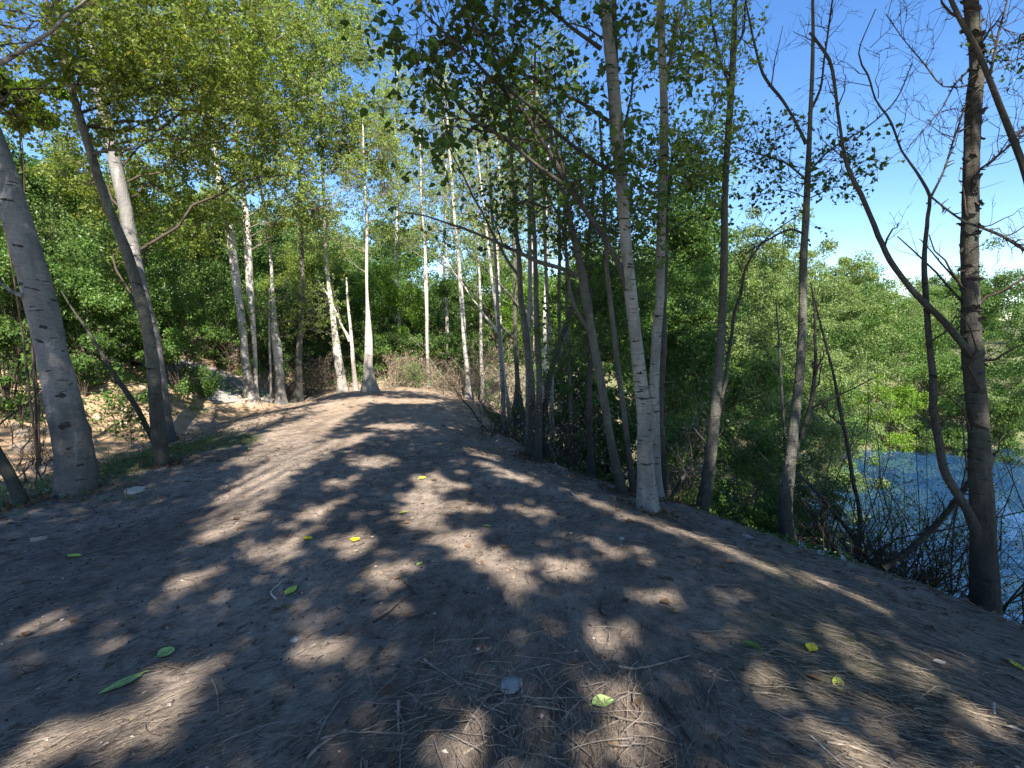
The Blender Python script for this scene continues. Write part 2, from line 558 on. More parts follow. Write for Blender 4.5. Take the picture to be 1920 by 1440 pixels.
mossm = np.maximum(mossm, sstep(0.8, 2.2, GX - bxg + edge) * 0.6)
far_green = sstep(16, 20, GY) * 0.8
mossm = np.maximum(mossm, far_green)
mossm = np.maximum(mossm, sstep(0.16, 0.30, vnoise(GX * 1.6 + 4, GY * 1.6)) * sstep(0.8, 1.6, GX) * sstep(4.5, 3, GY) * 0.45)
slabm = sstep(0.0, 0.25, 1.0 - ((GX + 7.4) / 1.55) ** 2 - ((GY - 13.0) / 1.5) ** 2 + edge * 0.3)
for nm, arr in (('sand', sandm), ('moss', mossm * (1 - slabm)), ('slab', slabm)):
    at_ = gme.attributes.new(nm, 'FLOAT', 'POINT')
    at_.data.foreach_set('value', np.ascontiguousarray(arr.ravel(), np.float32))
ground_o = bpy.data.objects.new('ground', gme)
COL.objects.link(ground_o)
ground_o['kind'] = 'structure'; ground_o['label'] = 'bare earth track along the top of the bank, dappled with shade'

wx = np.linspace(-2, 90, 24); wy = np.linspace(-20, 22, 16)
WX, WY = np.meshgrid(wx, wy)
wi = (np.arange(15)[:, None] * 24 + np.arange(23)[None])
water = bpy.data.objects.new('water', mesh_from('water', np.stack([WX, WY, WX * 0 + WATER_Z], -1).reshape(-1, 3),
                             np.stack([wi, wi + 1, wi + 25, wi + 24], -1).reshape(-1, 4), 'water'))
COL.objects.link(water)
water['kind'] = 'structure'; water['label'] = 'calm blue pond water below the bank'


# ------------------------------------------------------------------ trees
def path3d(pts, Y, lean=0.0):
    """(px, py, width px) -> smooth path in the tree's own upright plane; lean moves the top towards or away from us"""
    out = []
    y0 = pts[0][1]
    for px, py, w in pts:
        yy = Y + lean * (y0 - py) / 1000.0
        p = at(px, py, yy)
        out.append((*p, wid(w, px, py, yy)))
    return out


def crown_targets(rg, blobs, Y):
    T = []
    for (px, py, rx, ry, n, *dd) in blobs:
        Yb = Y + (dd[0] if dd else 0)
        c = at(px, py, Yb); sx = rx / FPX * Yb; sz = ry / FPX * Yb
        sy = min(sx, sz) * 0.9
        q = unit(rg.normal(size=(n, 3))) * rg.uniform(0.15, 1, (n, 1)) ** 0.5
        T.append(c[None] + q * np.array([sx, sy, sz])[None])
    return np.concatenate(T)


def tree(name, label, pts, Y=None, bark='bark_birch', leaf='leaf_birch', blobs=(), limbs=(), lsize=0.05, twig='twig_dark',
         flare=0.75, knots=4, lean=0.0, seed=1, group=None, sub=(3, 3), nleaf=7, S=16, rough=0.06, extra_top=None, twigs_bare=0, base_drop=0.12,
         leaf_parts=0, limb_mat=None, tw=(0.55, 0.28), foliage_on_limbs=True, steep=0.8, limb_sub=5, category='tree', crown_name='foliage'):
    rg = np.random.default_rng(seed)
    if Y is None:
        g = ground(pts[0][0], pts[0][1]); Y = g[1]
    pr = path3d(pts, Y, lean)
    b = np.array(pr[0])
    gz = float(H(b[0], b[1]))
    if b[2] > gz + 0.03:                                   # foot hidden behind the brow: carry the trunk down to the soil
        pr.insert(0, (b[0], b[1], gz - 0.1, b[3] * 1.12))
    else:
        pr[0] = (b[0], b[1], gz - base_drop, b[3])
    org = np.array([pr[0][0], pr[0][1], gz])
    root = thing(name, label, category, org, group)
    sm = catmull(pr, 0.07 if Y < 9 else 0.14)
    V, F = trunk_mesh(sm, S, rough, flare, knots, seed)
    a = Acc(); a.add(V, F); a.build('trunk', bark, root, org)
    K = 10
    mains = []
    for lb in limbs:                                       # limbs traced one by one: each its own part
        lp = [(*at(px, py, Y + dy), wid(w, px, py, Y + dy)) for (px, py, w, dy) in lb]
        ls = catmull(lp, 0.06)
        kk = np.arange(len(ls)) / 4.0; kn = rg.normal(size=(int(len(ls) / 4) + 3, 3)) * 0.010; kn[0] = 0
        ls[:, :3] += np.stack([np.interp(kk, np.arange(len(kn)), kn[:, c_i]) for c_i in range(3)], 1)
        a = Acc(); a.add(*trunk_mesh(ls, 8, 0.12, 0.25, 0, seed + len(mains), 0.006)); a.build('limb', limb_mat or bark, root, org)
        mains.append(resample(ls, K))
    tw_acc = Acc(); L3 = []
    tr = resample(np.array(sm), 40)
    if len(blobs):
        T = crown_targets(rg, blobs, Y)
        n = len(T)
        cand = np.concatenate([tr[4:]] + mains)
        T = T[rg.permutation(n)]
        cuts = sorted({0, min(n, max(3, n // 9)), min(n, max(6, n // 3)), n})
        Bs = []; BRs = []
        for c0, c1 in zip(cuts[:-1], cuts[1:]):
            Tb = T[c0:c1]; nb = len(Tb)
            hor = np.linalg.norm(Tb[:, None, :2] - cand[None, :, :2], axis=2)
            dz = cand[None, :, 2] - (Tb[:, 2:3] - hor * rg.uniform(0.15, 0.95, (nb, 1)) * steep)
            ti = np.argmin(np.sqrt(hor ** 2 + (cand[None, :, 2] - Tb[:, 2:3]) ** 2) + 1.2 * np.abs(dz) + rg.uniform(0, 0.3, hor.shape), axis=1)
            s0 = cand[ti, :3]
            ln = np.linalg.norm(Tb - s0, axis=1)
            mid = (s0 + Tb) / 2 + np.stack([0 * ln, 0 * ln, 0.14 * ln], 1) + rg.normal(size=(nb, 3)) * 0.06 * ln[:, None]
            s = np.linspace(0, 1, 7)[None, :, None]
            B = s0[:, None] * (1 - s) ** 2 + mid[:, None] * 2 * s * (1 - s) + Tb[:, None] * s ** 2
            B += rg.normal(size=B.shape) * 0.025 * ln[:, None, None] * (s > 0) * (s < 1)
            r0 = np.clip(np.minimum(cand[ti, 3] * 0.55, ln * 0.008 + 0.004), 0.003, 0.045)
            BR = r0[:, None] * np.linspace(1, 0.35, 7)[None]
            Bs.append(B); BRs.append(BR)
            cand = np.concatenate([cand, np.concatenate([B, BR[..., None]], 2)[:, 2:6].reshape(-1, 4)])
        B = np.concatenate(Bs); BR = np.concatenate(BRs)
        tw_acc.add(*tubes(B, BR, 5))
        C, CR = grow(rg, B, BR, sub[0], tw[0], (0.4, 1.0), (0.35, 1.0), 0.12)
        tw_acc.add(*tubes(C, CR, 4))
        D, DR = grow(rg, C, CR, sub[1], tw[1], (0.4, 1.1), (0.2, 1.0), 0.05, K=4)
        tw_acc.add(*tubes(D, DR * 0.8, 3))
        L3.append(D)
    if mains and limb_sub:
        MP = np.stack([m[:, :3] for m in mains]); MR = np.stack([m[:, 3] for m in mains])
        C, CR = grow(rg, MP, MR, 26, 0.045, (0.7, 1.4), (0.05, 1.0), 0.1, K=3, rmul=0.8, rmin=0.002, rmax=0.006)
        tw_acc.add(*tubes(C, CR, 4))
        C, CR = grow(rg, MP, MR, limb_sub, tw[0] * 1.1, (0.5, 1.1), (0.25, 1.0), 0.15, rmax=0.012)
        tw_acc.add(*tubes(C, CR, 4))
        D, DR = grow(rg, C, CR, 4, tw[1], (0.5, 1.2), (0.2, 1.0), 0.05, K=4, bend=0.5)
        tw_acc.add(*tubes(D, DR * 0.8, 3))
        if foliage_on_limbs:
            L3.append(D)
        else:
            E, ER = grow(rg, D, DR, 2, tw[1] * 0.5, (0.4, 1.1), (0.3, 1.0), 0.0, K=4)
            tw_acc.add(*tubes(E, ER * 0.7, 3))
    if twigs_bare:
        C, CR = grow(rg, tr[None, 8:, :3], tr[None, 8:, 3], twigs_bare, tw[0] * 1.6, (0.5, 1.2), (0.0, 1.0), 0.3, rmul=0.3, rmax=0.012, K=6)
        tw_acc.add(*tubes(C, CR, 4))
        D, DR = grow(rg, C, CR, 4, tw[1] * 1.3, (0.4, 1.1), (0.2, 1.0), 0.15, K=5)
        tw_acc.add(*tubes(D, DR * 0.8, 3))
    o = tw_acc.build('twigs', twig, root, org)
    if o:
        o['kind'] = 'stuff'
    if L3:
        D = np.concatenate(L3)
        p, d = leaves_on(rg, D, nleaf, lsize)
        # open crown where the sun comes through on to the sandy bank
        g_ = p[:, :2] - SUN[None, :2] * ((p[:, 2:3] - 0.3) / SUN[2])
        bank = (g_[:, 0] < -5.7) & (g_[:, 0] > -11) & (g_[:, 1] > 5.5) & (g_[:, 1] < 11.5)
        k_ = ~(bank & (rg.random(len(p)) < 0.72)); p = p[k_]; d = d[k_]
        if leaf_parts:
            # the leaves that show largest are parts of their own
            vis = np.nonzero((p[:, 2] - EYE < p[:, 1] * 0.60) & (p[:, 1] > 1))[0]
            pick = rg.choice(vis, min(leaf_parts, len(vis)), replace=False)
            lv, lf = serrated_leaf()
            lme = mesh_from('leaf', lv * lsize * 1.08, lf, leaf, False)
            for q in pick:
                lo = bpy.data.objects.new('leaf', lme); COL.objects.link(lo); lo.parent = root
                lo.location = tuple(p[q] - org)
                lo.rotation_euler = (rg.uniform(-0.9, 0.9), rg.uniform(0.1, 1.3), rg.uniform(0, 6.28))
                sc_ = rg.uniform(0.75, 1.25); lo.scale = (sc_, sc_, sc_)
            keep = np.ones(len(p), bool); keep[pick] = False
            p = p[keep]; d = d[keep]
        a = Acc(); a.add(*leaves(rg, p, d, lsize)); o = a.build(crown_name, leaf, root, org, False); o['kind'] = 'stuff'
    return root, org, tr


def serrated_leaf():
    xs = [0, 0.12, 0.35, 0.6, 0.82, 1.0]; ws = [0.02, 0.22, 0.36, 0.31, 0.16, 0.0]
    V = []
    for x_, w_ in zip(xs, ws):
        V += [(x_, -w_, 0.35 * w_), (x_, 0, 0.02 * math.sin(x_ * 3)), (x_, w_, 0.35 * w_)]
    F = []
    for i in range(5):
        for j in range(2):
            q = i * 3 + j
            F.append((q, q + 1, q + 4, q + 3))
    return np.array(V, float), np.array(F)


# --- left side, near the path
tree('birch_tree', 'thick grey birch leaning left at the left edge beside the track',
     [(138, 925, 84), (140, 850, 76), (128, 780, 74), (98, 660, 66), (66, 530, 66), (32, 410, 64), (2, 310, 58), (-45, 170, 50), (-100, 0, 44), (-160, -200, 30)],
     bark='bark_smooth', leaf='leaf_olive', flare=0.15, knots=12, seed=3, S=40, rough=0.05,
     blobs=[(60, 60, 200, 110, 38, 0.8), (120, 200, 170, 80, 22, 1.2)],
     limbs=[[(60, 560, 14, -0.05), (20, 545, 9, -0.2), (-30, 500, 7, -0.3)], [(0, 120, 12, 0.0), (70, 75, 9, -0.2), (130, 30, 7, -0.4), (180, -10, 5, -0.5)]],
     lsize=0.055, nleaf=9, limb_sub=4, sub=(4, 4))
tree('birch_tree', 'slender leaning birch with pinkish scarred foot, front one of the left pair',
     [(305, 872, 24), (298, 800, 30), (288, 700, 26), (268, 590, 24), (240, 480, 22), (205, 390, 20), (172, 290, 19), (140, 190, 17), (110, 90, 14), (85, 0, 12), (60, -120, 8)],
     bark='bark_grey', leaf='leaf_olive', flare=0.5, knots=6, seed=4, S=22,
     blobs=[(230, 60, 210, 120, 46), (330, 200, 160, 90, 32, 1), (130, -100, 260, 100, 12)],
     limbs=[[(172, 290, 8, 0), (200, 283, 6, -0.1), (235, 278, 4, -0.15), (275, 270, 3, -0.2)]], lsize=0.05, nleaf=9, sub=(4, 4), limb_sub=3)
tree('birch_tree', 'smooth grey birch leaning left, rear one of the left pair',
     [(310, 812, 34), (298, 730, 31), (282, 620, 30), (262, 520, 29), (240, 420, 28), (218, 320, 28), (198, 220, 26), (178, 120, 22), (155, 0, 18), (120, -160, 10)],
     Y=8.8, bark='bark_smooth', leaf='leaf_olive', flare=0.3, knots=6, seed=5, S=22,
     blobs=[(350, 80, 230, 130, 70), (430, 250, 150, 110, 54, 1.5), (200, 330, 170, 80, 36, 1.5), (300, 410, 160, 60, 30, 1.5)],
     limbs=[[(190, 190, 9, 0), (240, 75, 7, 0), (290, 60, 5, -0.1), (330, 55, 4, -0.2)], [(205, 165, 8, 0), (235, 130, 6, 0), (250, 105, 4, 0)]], lsize=0.055, nleaf=9, sub=(4, 4), limb_sub=3)
tree('leaning_stump', 'short bare trunk leaning out of the left edge at the track side',
     [(48, 945, 30), (20, 900, 28), (-15, 840, 26), (-60, 760, 22), (-110, 680, 16)], bark='bark_grey', flare=0.4, seed=6, knots=2, twigs_bare=4, category='tree')
tree('broken_sapling', 'thin dark broken sapling leaning left against the sandy bank',
     [(292, 838, 11), (270, 790, 11), (245, 745, 12), (222, 712, 12), (200, 675, 9), (165, 620, 6), (135, 580, 4), (112, 545, 3)], Y=7.4, bark='bark_dark', leaf='leaf_dark', flare=0.1, seed=7,
     knots=1, blobs=[(205, 690, 18, 26, 8), (250, 780, 40, 30, 4)], lsize=0.05, nleaf=4, tw=(0.2, 0.12), S=8, sub=(3, 2), category='tree')

# --- trees at the far end of the track
far = 'pale slender birches at the far end of the track'
tree('birch_tree', 'tall birch with blue grey foot at the left end of the far row', [(472, 748, 22), (462, 690, 17), (452, 600, 16), (440, 500, 17), (428, 420, 18), (410, 330, 12), (400, 250, 10), (385, 150, 9), (370, 20, 8), (355, -160, 5)],
     Y=12.8, seed=10, group=far, blobs=[(420, 110, 150, 170, 110), (370, 330, 110, 110, 44)], lsize=0.06, nleaf=9, twig='twig_pale', sub=(4, 4))
tree('birch_tree', 'thin white stem hugging the leftmost tall birch', [(482, 748, 9), (476, 650, 9), (470, 540, 15), (462, 430, 15), (455, 350, 9), (445, 260, 8), (438, 170, 7), (432, 60, 6), (425, -80, 4)],
     Y=13.0, seed=11, group=far, bark='bark_pale', blobs=[(530, 150, 110, 180, 100), (540, 360, 80, 90, 36)], lsize=0.06, nleaf=9, twig='twig_pale', sub=(4, 4), limbs=[[(445, 215, 4, 0), (460, 195, 3, 0), (470, 175, 2, 0)]])
tree('birch_tree', 'stout short trunked birch between the thin stems of the far row', [(526, 744, 18), (522, 690, 17), (518, 640, 18), (512, 560, 9), (505, 470, 6), (495, 380, 6), (480, 320, 5), (470, 240, 4)],
     Y=13.3, seed=12, group=far, blobs=[(530, 570, 60, 70, 20, -0.3), (540, 380, 90, 110, 50)], lsize=0.045, nleaf=7, twig='twig_pale')
tree('sapling', 'thin straight sapling in shade beside the stout birch', [(508, 744, 5), (507, 690, 5), (506, 620, 4), (504, 540, 3)], Y=13.2, seed=13, group=far, blobs=[(505, 590, 25, 40, 6)], lsize=0.045, nleaf=5, S=6, knots=0)
tree('birch_tree', 'grey birch with shaggy foot right of the stout one', [(560, 742, 17), (561, 680, 13), (564, 600, 9), (567, 520, 9), (566, 450, 8), (562, 380, 6), (560, 280, 5)],
     Y=13.5, seed=14, group=far, bark='bark_grey', blobs=[(590, 590, 60, 50, 16, -0.2), (600, 330, 100, 140, 80)], lsize=0.045, nleaf=8, twig='twig_pale')
tree('birch_tree', 'forked pale birch leaning left with peeling lower trunk', [(643, 728, 17), (634, 670, 16), (626, 610, 11), (618, 550, 9), (611, 480, 7), (608, 400, 6), (605, 320, 6), (602, 220, 5), (598, 80, 4), (594, -60, 3)],
     Y=14.2, seed=15, group=far, bark='bark_pale', blobs=[(640, 150, 110, 160, 120), (580, 20, 100, 120, 60), (680, 280, 80, 80, 40)], lsize=0.06, nleaf=9, twig='twig_pale',
     limbs=[[(655, 640, 4, 0), (632, 590, 4, 0), (612, 550, 3, 0), (590, 515, 2, 0)]], limb_sub=2, sub=(4, 4))
tree('sapling', 'short whitish sapling with bare pointed top', [(668, 730, 10), (662, 670, 8), (657, 620, 6), (652, 570, 5), (650, 520, 3)], Y=14.4, seed=16, group=far, bark='bark_pale', knots=1, S=8,
     limbs=[[(657, 635, 3, 0), (640, 610, 3, 0), (625, 575, 2, 0)]], foliage_on_limbs=False, limb_sub=2, tw=(0.3, 0.15))
tree('birch_tree', 'pale thick footed birch standing where the track ends', [(693, 734, 24), (691, 690, 17), (690, 630, 14), (689, 560, 6), (688, 490, 6), (687, 420, 5), (684, 340, 4), (680, 230, 3)],
     Y=13.6, seed=17, group=far, bark='bark_pale', blobs=[(715, 330, 80, 110, 60), (660, 430, 80, 60, 26)], lsize=0.045, nleaf=7, twig='twig_pale', flare=0.8)
tree('birch_tree', 'thin mottled birch before the dark hollow', [(803, 716, 8), (800, 650, 6), (801, 580, 7), (798, 520, 8), (795, 440, 4), (790, 360, 4), (786, 240, 3)], Y=15.5, seed=18, group=far, bark='bark_pale', S=8,
     blobs=[(790, 360, 80, 110, 50), (820, 220, 80, 100, 40)], lsize=0.045, nleaf=6, twig='twig_pale')
tree('birch_tree', 'straight sunlit birch right of the dark hollow', [(878, 716, 12), (873, 660, 9), (868, 590, 9), (862, 530, 8), (858, 460, 6), (850, 380, 5), (842, 270, 4), (836, 150, 3)], Y=14.8, seed=19, group=far, bark='bark_pale', S=10,
     blobs=[(850, 400, 90, 80, 36), (870, 260, 80, 120, 50)], lsize=0.045, nleaf=6, twig='twig_pale')
tree('birch_tree', 'thin sunlit birch just right of the straight one', [(904, 712, 8), (902, 640, 6), (900, 560, 5), (898, 480, 4), (894, 380, 3)], Y=15.3, seed=20, group=far, bark='bark_pale', S=8,
     blobs=[(915, 380, 80, 110, 40)], lsize=0.045, nleaf=6, twig='twig_pale')
tree('birch_tree', 'slightly leaning pale birch on the sunny shoulder', [(956, 778, 9), (948, 720, 6), (940, 660, 7), (932, 600, 7), (925, 540, 6), (917, 470, 5), (905, 380, 4), (893, 260, 3)], Y=12.0, seed=21, group=far, bark='bark_pale', S=10,
     blobs=[(930, 320, 100, 140, 50)], lsize=0.045, nleaf=6, twig='twig_pale', limbs=[[(935, 625, 5, 0), (900, 580, 4, 0), (865, 530, 3, 0), (830, 480, 2, 0)]])
tree('birch_tree', 'greyish birch rising straight from the shoulder foliage', [(1022, 800, 9), (1021, 700, 8), (1022, 600, 7), (1024, 500, 5), (1025, 380, 4), (1028, 250, 3)], Y=12.6, seed=22, group=far, bark='bark_pale', S=10,
     blobs=[(1040, 380, 80, 120, 40), (1060, 180, 90, 110, 30)], lsize=0.045, nleaf=6)

for px_, yp, lab_, sd_ in ((745, 716, 'feathery crowned birch behind the thick footed one', 23), (835, 716, 'feathery crowned birch behind the dark hollow', 24), (935, 716, 'feathery crowned birch beyond the sunny shoulder', 25), (1000, 716, 'feathery crowned birch far behind the clump', 26)):
    tree('birch_tree', lab_, [(px_, yp, 8), (px_ + 3, 600, 7), (px_ - 3, 480, 6), (px_ + 2, 360, 5), (px_ - 4, 240, 4), (px_, 120, 2)], Y=18.5, seed=sd_, group=far, bark='bark_pale', leaf='leaf_birch', S=8,
         blobs=[(px_, 430, 60, 60, 36), (px_ + 5, 320, 55, 90, 44), (px_ - 5, 210, 40, 70, 22)], lsize=0.075, nleaf=6, twig='twig_pale')
# --- the clump where the bank begins
cl = 'stems of the clump at the head of the bank'
tree('birch_tree', 'left stem of the clump, swollen at its scarred foot', [(978, 822, 34), (972, 780, 26), (970, 730, 11), (968, 670, 9), (966, 600, 8), (964, 520, 7), (962, 430, 6), (958, 320, 5), (950, 180, 4)], seed=30, group=cl, bark='bark_grey',
     blobs=[(930, 280, 110, 130, 22), (900, 420, 90, 60, 10)], lsize=0.05, nleaf=5, limbs=[[(1000, 600, 6, 0), (960, 560, 5, -0.1), (915, 510, 4, -0.2), (880, 470, 3, -0.3)], [(968, 640, 5, 0), (930, 600, 4, 0), (870, 530, 3, -0.1), (800, 470, 2, -0.2)]])
tree('birch_tree', 'middle stem of the clump bending left above its foot', [(998, 838, 16), (996, 760, 14), (994, 700, 13), (986, 620, 13), (978, 560, 11), (973, 490, 9), (966, 420, 7), (960, 300, 6), (956, 150, 4)], Y=8.0, seed=31, group=cl, bark='bark_grey',
     blobs=[(990, 230, 90, 150, 24)], lsize=0.05, nleaf=5, limbs=[[(975, 520, 6, 0), (940, 470, 5, 0), (905, 400, 4, 0), (870, 330, 3, 0), (840, 270, 2, 0)]])
tree('birch_tree', 'right stem of the clump, dark and straight', [(1008, 850, 15), (1010, 770, 13), (1012, 690, 12), (1008, 610, 11), (1004, 530, 9), (1001, 450, 8), (998, 360, 6), (1000, 240, 5), (1002, 80, 4)], Y=7.7, seed=32, group=cl, bark='bark_grey',
     blobs=[(1040, 250, 80, 150, 22), (990, 90, 110, 100, 20)], lsize=0.05, nleaf=5)
tree('birch_tree', 'dark stem leaning right out of the clump', [(1012, 842, 14), (1030, 720, 12), (1045, 660, 11), (1065, 600, 11), (1085, 545, 10), (1100, 480, 8), (1110, 400, 6), (1118, 300, 4)], Y=8.2, seed=33, group=cl, bark='bark_dark', leaf='leaf_dark',
     blobs=[(1090, 400, 70, 110, 22)], lsize=0.05, nleaf=6)

for px_, py_, top_, Y_, w_, lab_, sd_ in (
        (1036, 838, -14, 8.6, 8, 'thin pale stem just right of the clump', 60), (1052, 850, -4, 9.2, 8, 'thin grey stem second right of the clump', 61), (1070, 862, -10, 8.8, 7, 'thin grey stem nearest the short hidden trunk', 62),
        (944, 800, -22, 9.8, 7, 'thin pale stem just left of the swollen foot', 63), (990, 815, 4, 9.4, 9, 'thin pale stem between the stems of the clump', 64)):
    tree('sapling', lab_, [(px_, py_, w_ + 2), (px_ + top_ * 0.2, py_ - 130, w_), (px_ + top_ * 0.6, py_ - 270, w_ - 1), (px_ + top_, py_ - 400, w_ - 2), (px_ + top_ * 1.4, py_ - 530, w_ - 3), (px_ + top_ * 2, py_ - 660, 2)], Y=Y_, seed=sd_, group=cl,
         bark='bark_mottled' if sd_ in (60, 63, 64) else 'bark_grey', S=10, blobs=[(px_ + top_ * 1.5, py_ - 520, 60, 110, 14)], lsize=0.05, nleaf=5, twig='twig_pale')

# --- right side along the brow
rt = 'trees along the brow above the pond'
tree('alder_tree', 'short dark trunk half hidden in brush left of the forked birches', [(1106, 905, 20), (1108, 860, 12), (1106, 790, 11), (1107, 700, 10), (1106, 600, 8), (1104, 500, 6)], Y=7.0, seed=40, group=rt, bark='bark_dark', leaf='leaf_dark',
     blobs=[(1100, 620, 60, 110, 20), (1110, 500, 70, 90, 18)], lsize=0.05, nleaf=7)
tree('alder_tree', 'grey trunk bending left, first of the right hand row', [(1170, 938, 20), (1155, 870, 18), (1140, 790, 16), (1124, 710, 17), (1110, 640, 16), (1098, 560, 17), (1088, 490, 15), (1072, 420, 12), (1055, 350, 10), (1040, 290, 8), (1020, 200, 6)], Y=6.2, seed=41, group=rt, bark='bark_grey', leaf='leaf_dark', knots=5,
     blobs=[(1010, 330, 110, 110, 16)],
     limbs=[[(1090, 520, 9, 0), (1030, 497, 8, -0.1), (963, 470, 7, -0.2), (923, 450, 6, -0.3), (873, 430, 5, -0.4), (840, 420, 4, -0.5), (800, 407, 3, -0.5), (757, 397, 2.5, -0.6)],
            [(1105, 620, 8, 0), (1075, 560, 7, 0), (1062, 480, 6, 0), (1048, 410, 5, 0), (1020, 350, 4, 0)]], lsize=0.055, nleaf=6, limb_sub=5)
tree('alder_tree', 'thin dark trunk between the bent trunk and the forked birches', [(1192, 935, 13), (1180, 860, 11), (1168, 770, 11), (1156, 680, 11), (1148, 590, 10), (1141, 520, 9), (1136, 440, 7), (1130, 340, 6), (1122, 220, 4)], Y=6.3, seed=42, group=rt, bark='bark_grey', leaf='leaf_dark',
     blobs=[(1140, 420, 70, 90, 20)], lsize=0.05, nleaf=6)
tree('birch_tree', 'tall birch with smooth pale foot, left one of the forked pair', [(1216, 958, 46), (1212, 900, 34), (1209, 850, 32), (1205, 780, 28), (1198, 700, 24), (1190, 610, 24), (1181, 520, 24), (1173, 430, 22), (1166, 350, 22), (1157, 270, 26), (1150, 190, 25), (1143, 100, 22), (1135, 0, 20), (1125, -150, 15), (1118, -260, 10)], seed=43, group=rt,
     bark='bark_mottled', leaf='leaf_dark', knots=10, S=30, rough=0.08, flare=0.3,
     blobs=[(930, 80, 90, 70, 14, -0.4), (840, 110, 100, 90, 22, -0.7), (850, 225, 50, 30, 8, -0.7), (1050, 200, 90, 60, 9, -0.3), (1130, 300, 60, 60, 8), (1180, 60, 90, 90, 7), (1180, 400, 50, 80, 9), (1060, -140, 260, 120, 12)],
     limbs=[[(1190, 590, 13, 0), (1168, 515, 12, 0), (1150, 477, 12, -0.1), (1107, 407, 11, -0.2), (1067, 353, 10, -0.3), (1040, 307, 9, -0.4), (1017, 267, 8, -0.5), (987, 213, 8, -0.5), (960, 180, 7, -0.6), (940, 133, 6, -0.6), (923, 90, 4, -0.6)],
            [(1150, 323, 9, 0), (1103, 293, 8, -0.1), (1067, 267, 7, -0.2), (1027, 233, 7, -0.3), (987, 197, 6, -0.5), (950, 165, 5, -0.6)],
            [(1067, 353, 9, -0.3), (1017, 320, 8, -0.4), (983, 293, 7, -0.5), (947, 263, 7, -0.6), (907, 240, 6, -0.7), (880, 220, 6, -0.7), (840, 180, 5, -0.8), (807, 150, 4, -0.9)],
            [(1140, 227, 8, 0), (1100, 203, 7, -0.1), (1063, 183, 7, -0.2), (1027, 160, 6, -0.3), (1000, 143, 6, -0.4), (960, 127, 5, -0.5), (930, 93, 4, -0.5), (907, 70, 4, -0.5), (880, 30, 3, -0.5)],
            [(1127, 90, 8, 0), (1087, 60, 7, -0.1), (1047, 30, 6, -0.2), (1007, 3, 5, -0.3), (960, -20, 4, -0.4)],
            [(980, 205, 6, -0.5), (917, 147, 6, -0.6), (873, 100, 5, -0.7), (847, 77, 5, -0.7), (817, 47, 4, -0.8), (787, 17, 3, -0.8)],
            [(1170, 240, 6, 0), (1195, 90, 0.5, 0.0), (1200, 60, 0.4, 0)],
            [(1160, 240, 12, 0.05), (1153, 120, 11, 0.05), (1148, 0, 9, 0.05), (1143, -120, 6, 0.05)]],
     limb_mat='bark_dark', lsize=0.065, nleaf=3, leaf_parts=280, limb_sub=6, tw=(0.5, 0.24), sub=(3, 3))
tree('birch_tree', 'straight grey birch, right one of the forked pair', [(1238, 962, 22), (1232, 900, 18), (1228, 830, 18), (1226, 740, 19), (1232, 640, 19), (1238, 560, 18), (1238, 470, 18), (1240, 370, 18), (1245, 270, 17), (1246, 180, 15), (1242, 90, 15), (1237, 0, 14), (1232, -150, 10)], seed=44, Y=6.0, group=rt,
     bark='bark_mottled', leaf='leaf_birch', knots=7, S=20,
     blobs=[(1300, 220, 80, 160, 26), (1270, 80, 70, 100, 12), (1230, 330, 50, 100, 10), (1300, 330, 60, 50, 14), (1250, -150, 150, 120, 12)], limbs=[[(1247, 150, 8, 0), (1262, 90, 7, 0), (1275, 30, 5, 0), (1290, -40, 4, 0)], [(1238, 370, 6, 0), (1205, 345, 5, 0), (1185, 310, 3, 0)], [(1244, 340, 5, 0), (1280, 300, 4, 0), (1320, 250, 3, 0), (1350, 180, 2, 0)]],
     lsize=0.05, nleaf=5, tw=(0.45, 0.22))
tree('alder_tree', 'dark mottled trunk standing close behind the forked birches', [(1243, 955, 17), (1241, 860, 15), (1240, 760, 14), (1244, 660, 14), (1242, 580, 14), (1246, 500, 10), (1252, 400, 8), (1262, 290, 6)], seed=45, Y=6.7, group=rt, bark='bark_dark', leaf='leaf_shrub', blobs=[(1290, 330, 60, 90, 14)], lsize=0.05, nleaf=5)
tree('alder_tree', 'slim grey trunk with dark foot, leaning right beyond the brow', [(1312, 978, 26), (1325, 910, 24), (1338, 830, 22), (1344, 740, 19), (1349, 650, 17), (1354, 550, 16), (1359, 450, 15), (1362, 350, 13), (1366, 250, 13), (1370, 160, 13), (1374, 80, 12), (1378, 0, 9), (1384, -140, 6)], seed=46, Y=6.2, group=rt, bark='bark_grey', leaf='leaf_birch', knots=8, S=18,
     blobs=[(1350, 60, 60, 80, 16), (1370, 250, 60, 50, 5)], limbs=[[(1368, 140, 6, 0), (1345, 120, 5, 0), (1310, 95, 3, 0), (1285, 85, 2, 0)], [(1372, 100, 5, 0), (1395, 60, 4, 0), (1400, 0, 3, 0)], [(1345, 790, 9, 0), (1360, 705, 7, 0), (1372, 630, 7, 0), (1383, 560, 6, 0), (1400, 495, 5, 0), (1440, 445, 3, 0), (1500, 400, 2, 0)], [(1366, 160, 5, 0), (1340, 60, 4, 0), (1332, 0, 3, 0)]],
     lsize=0.045, nleaf=4, limb_mat='bark_dark', limb_sub=4)
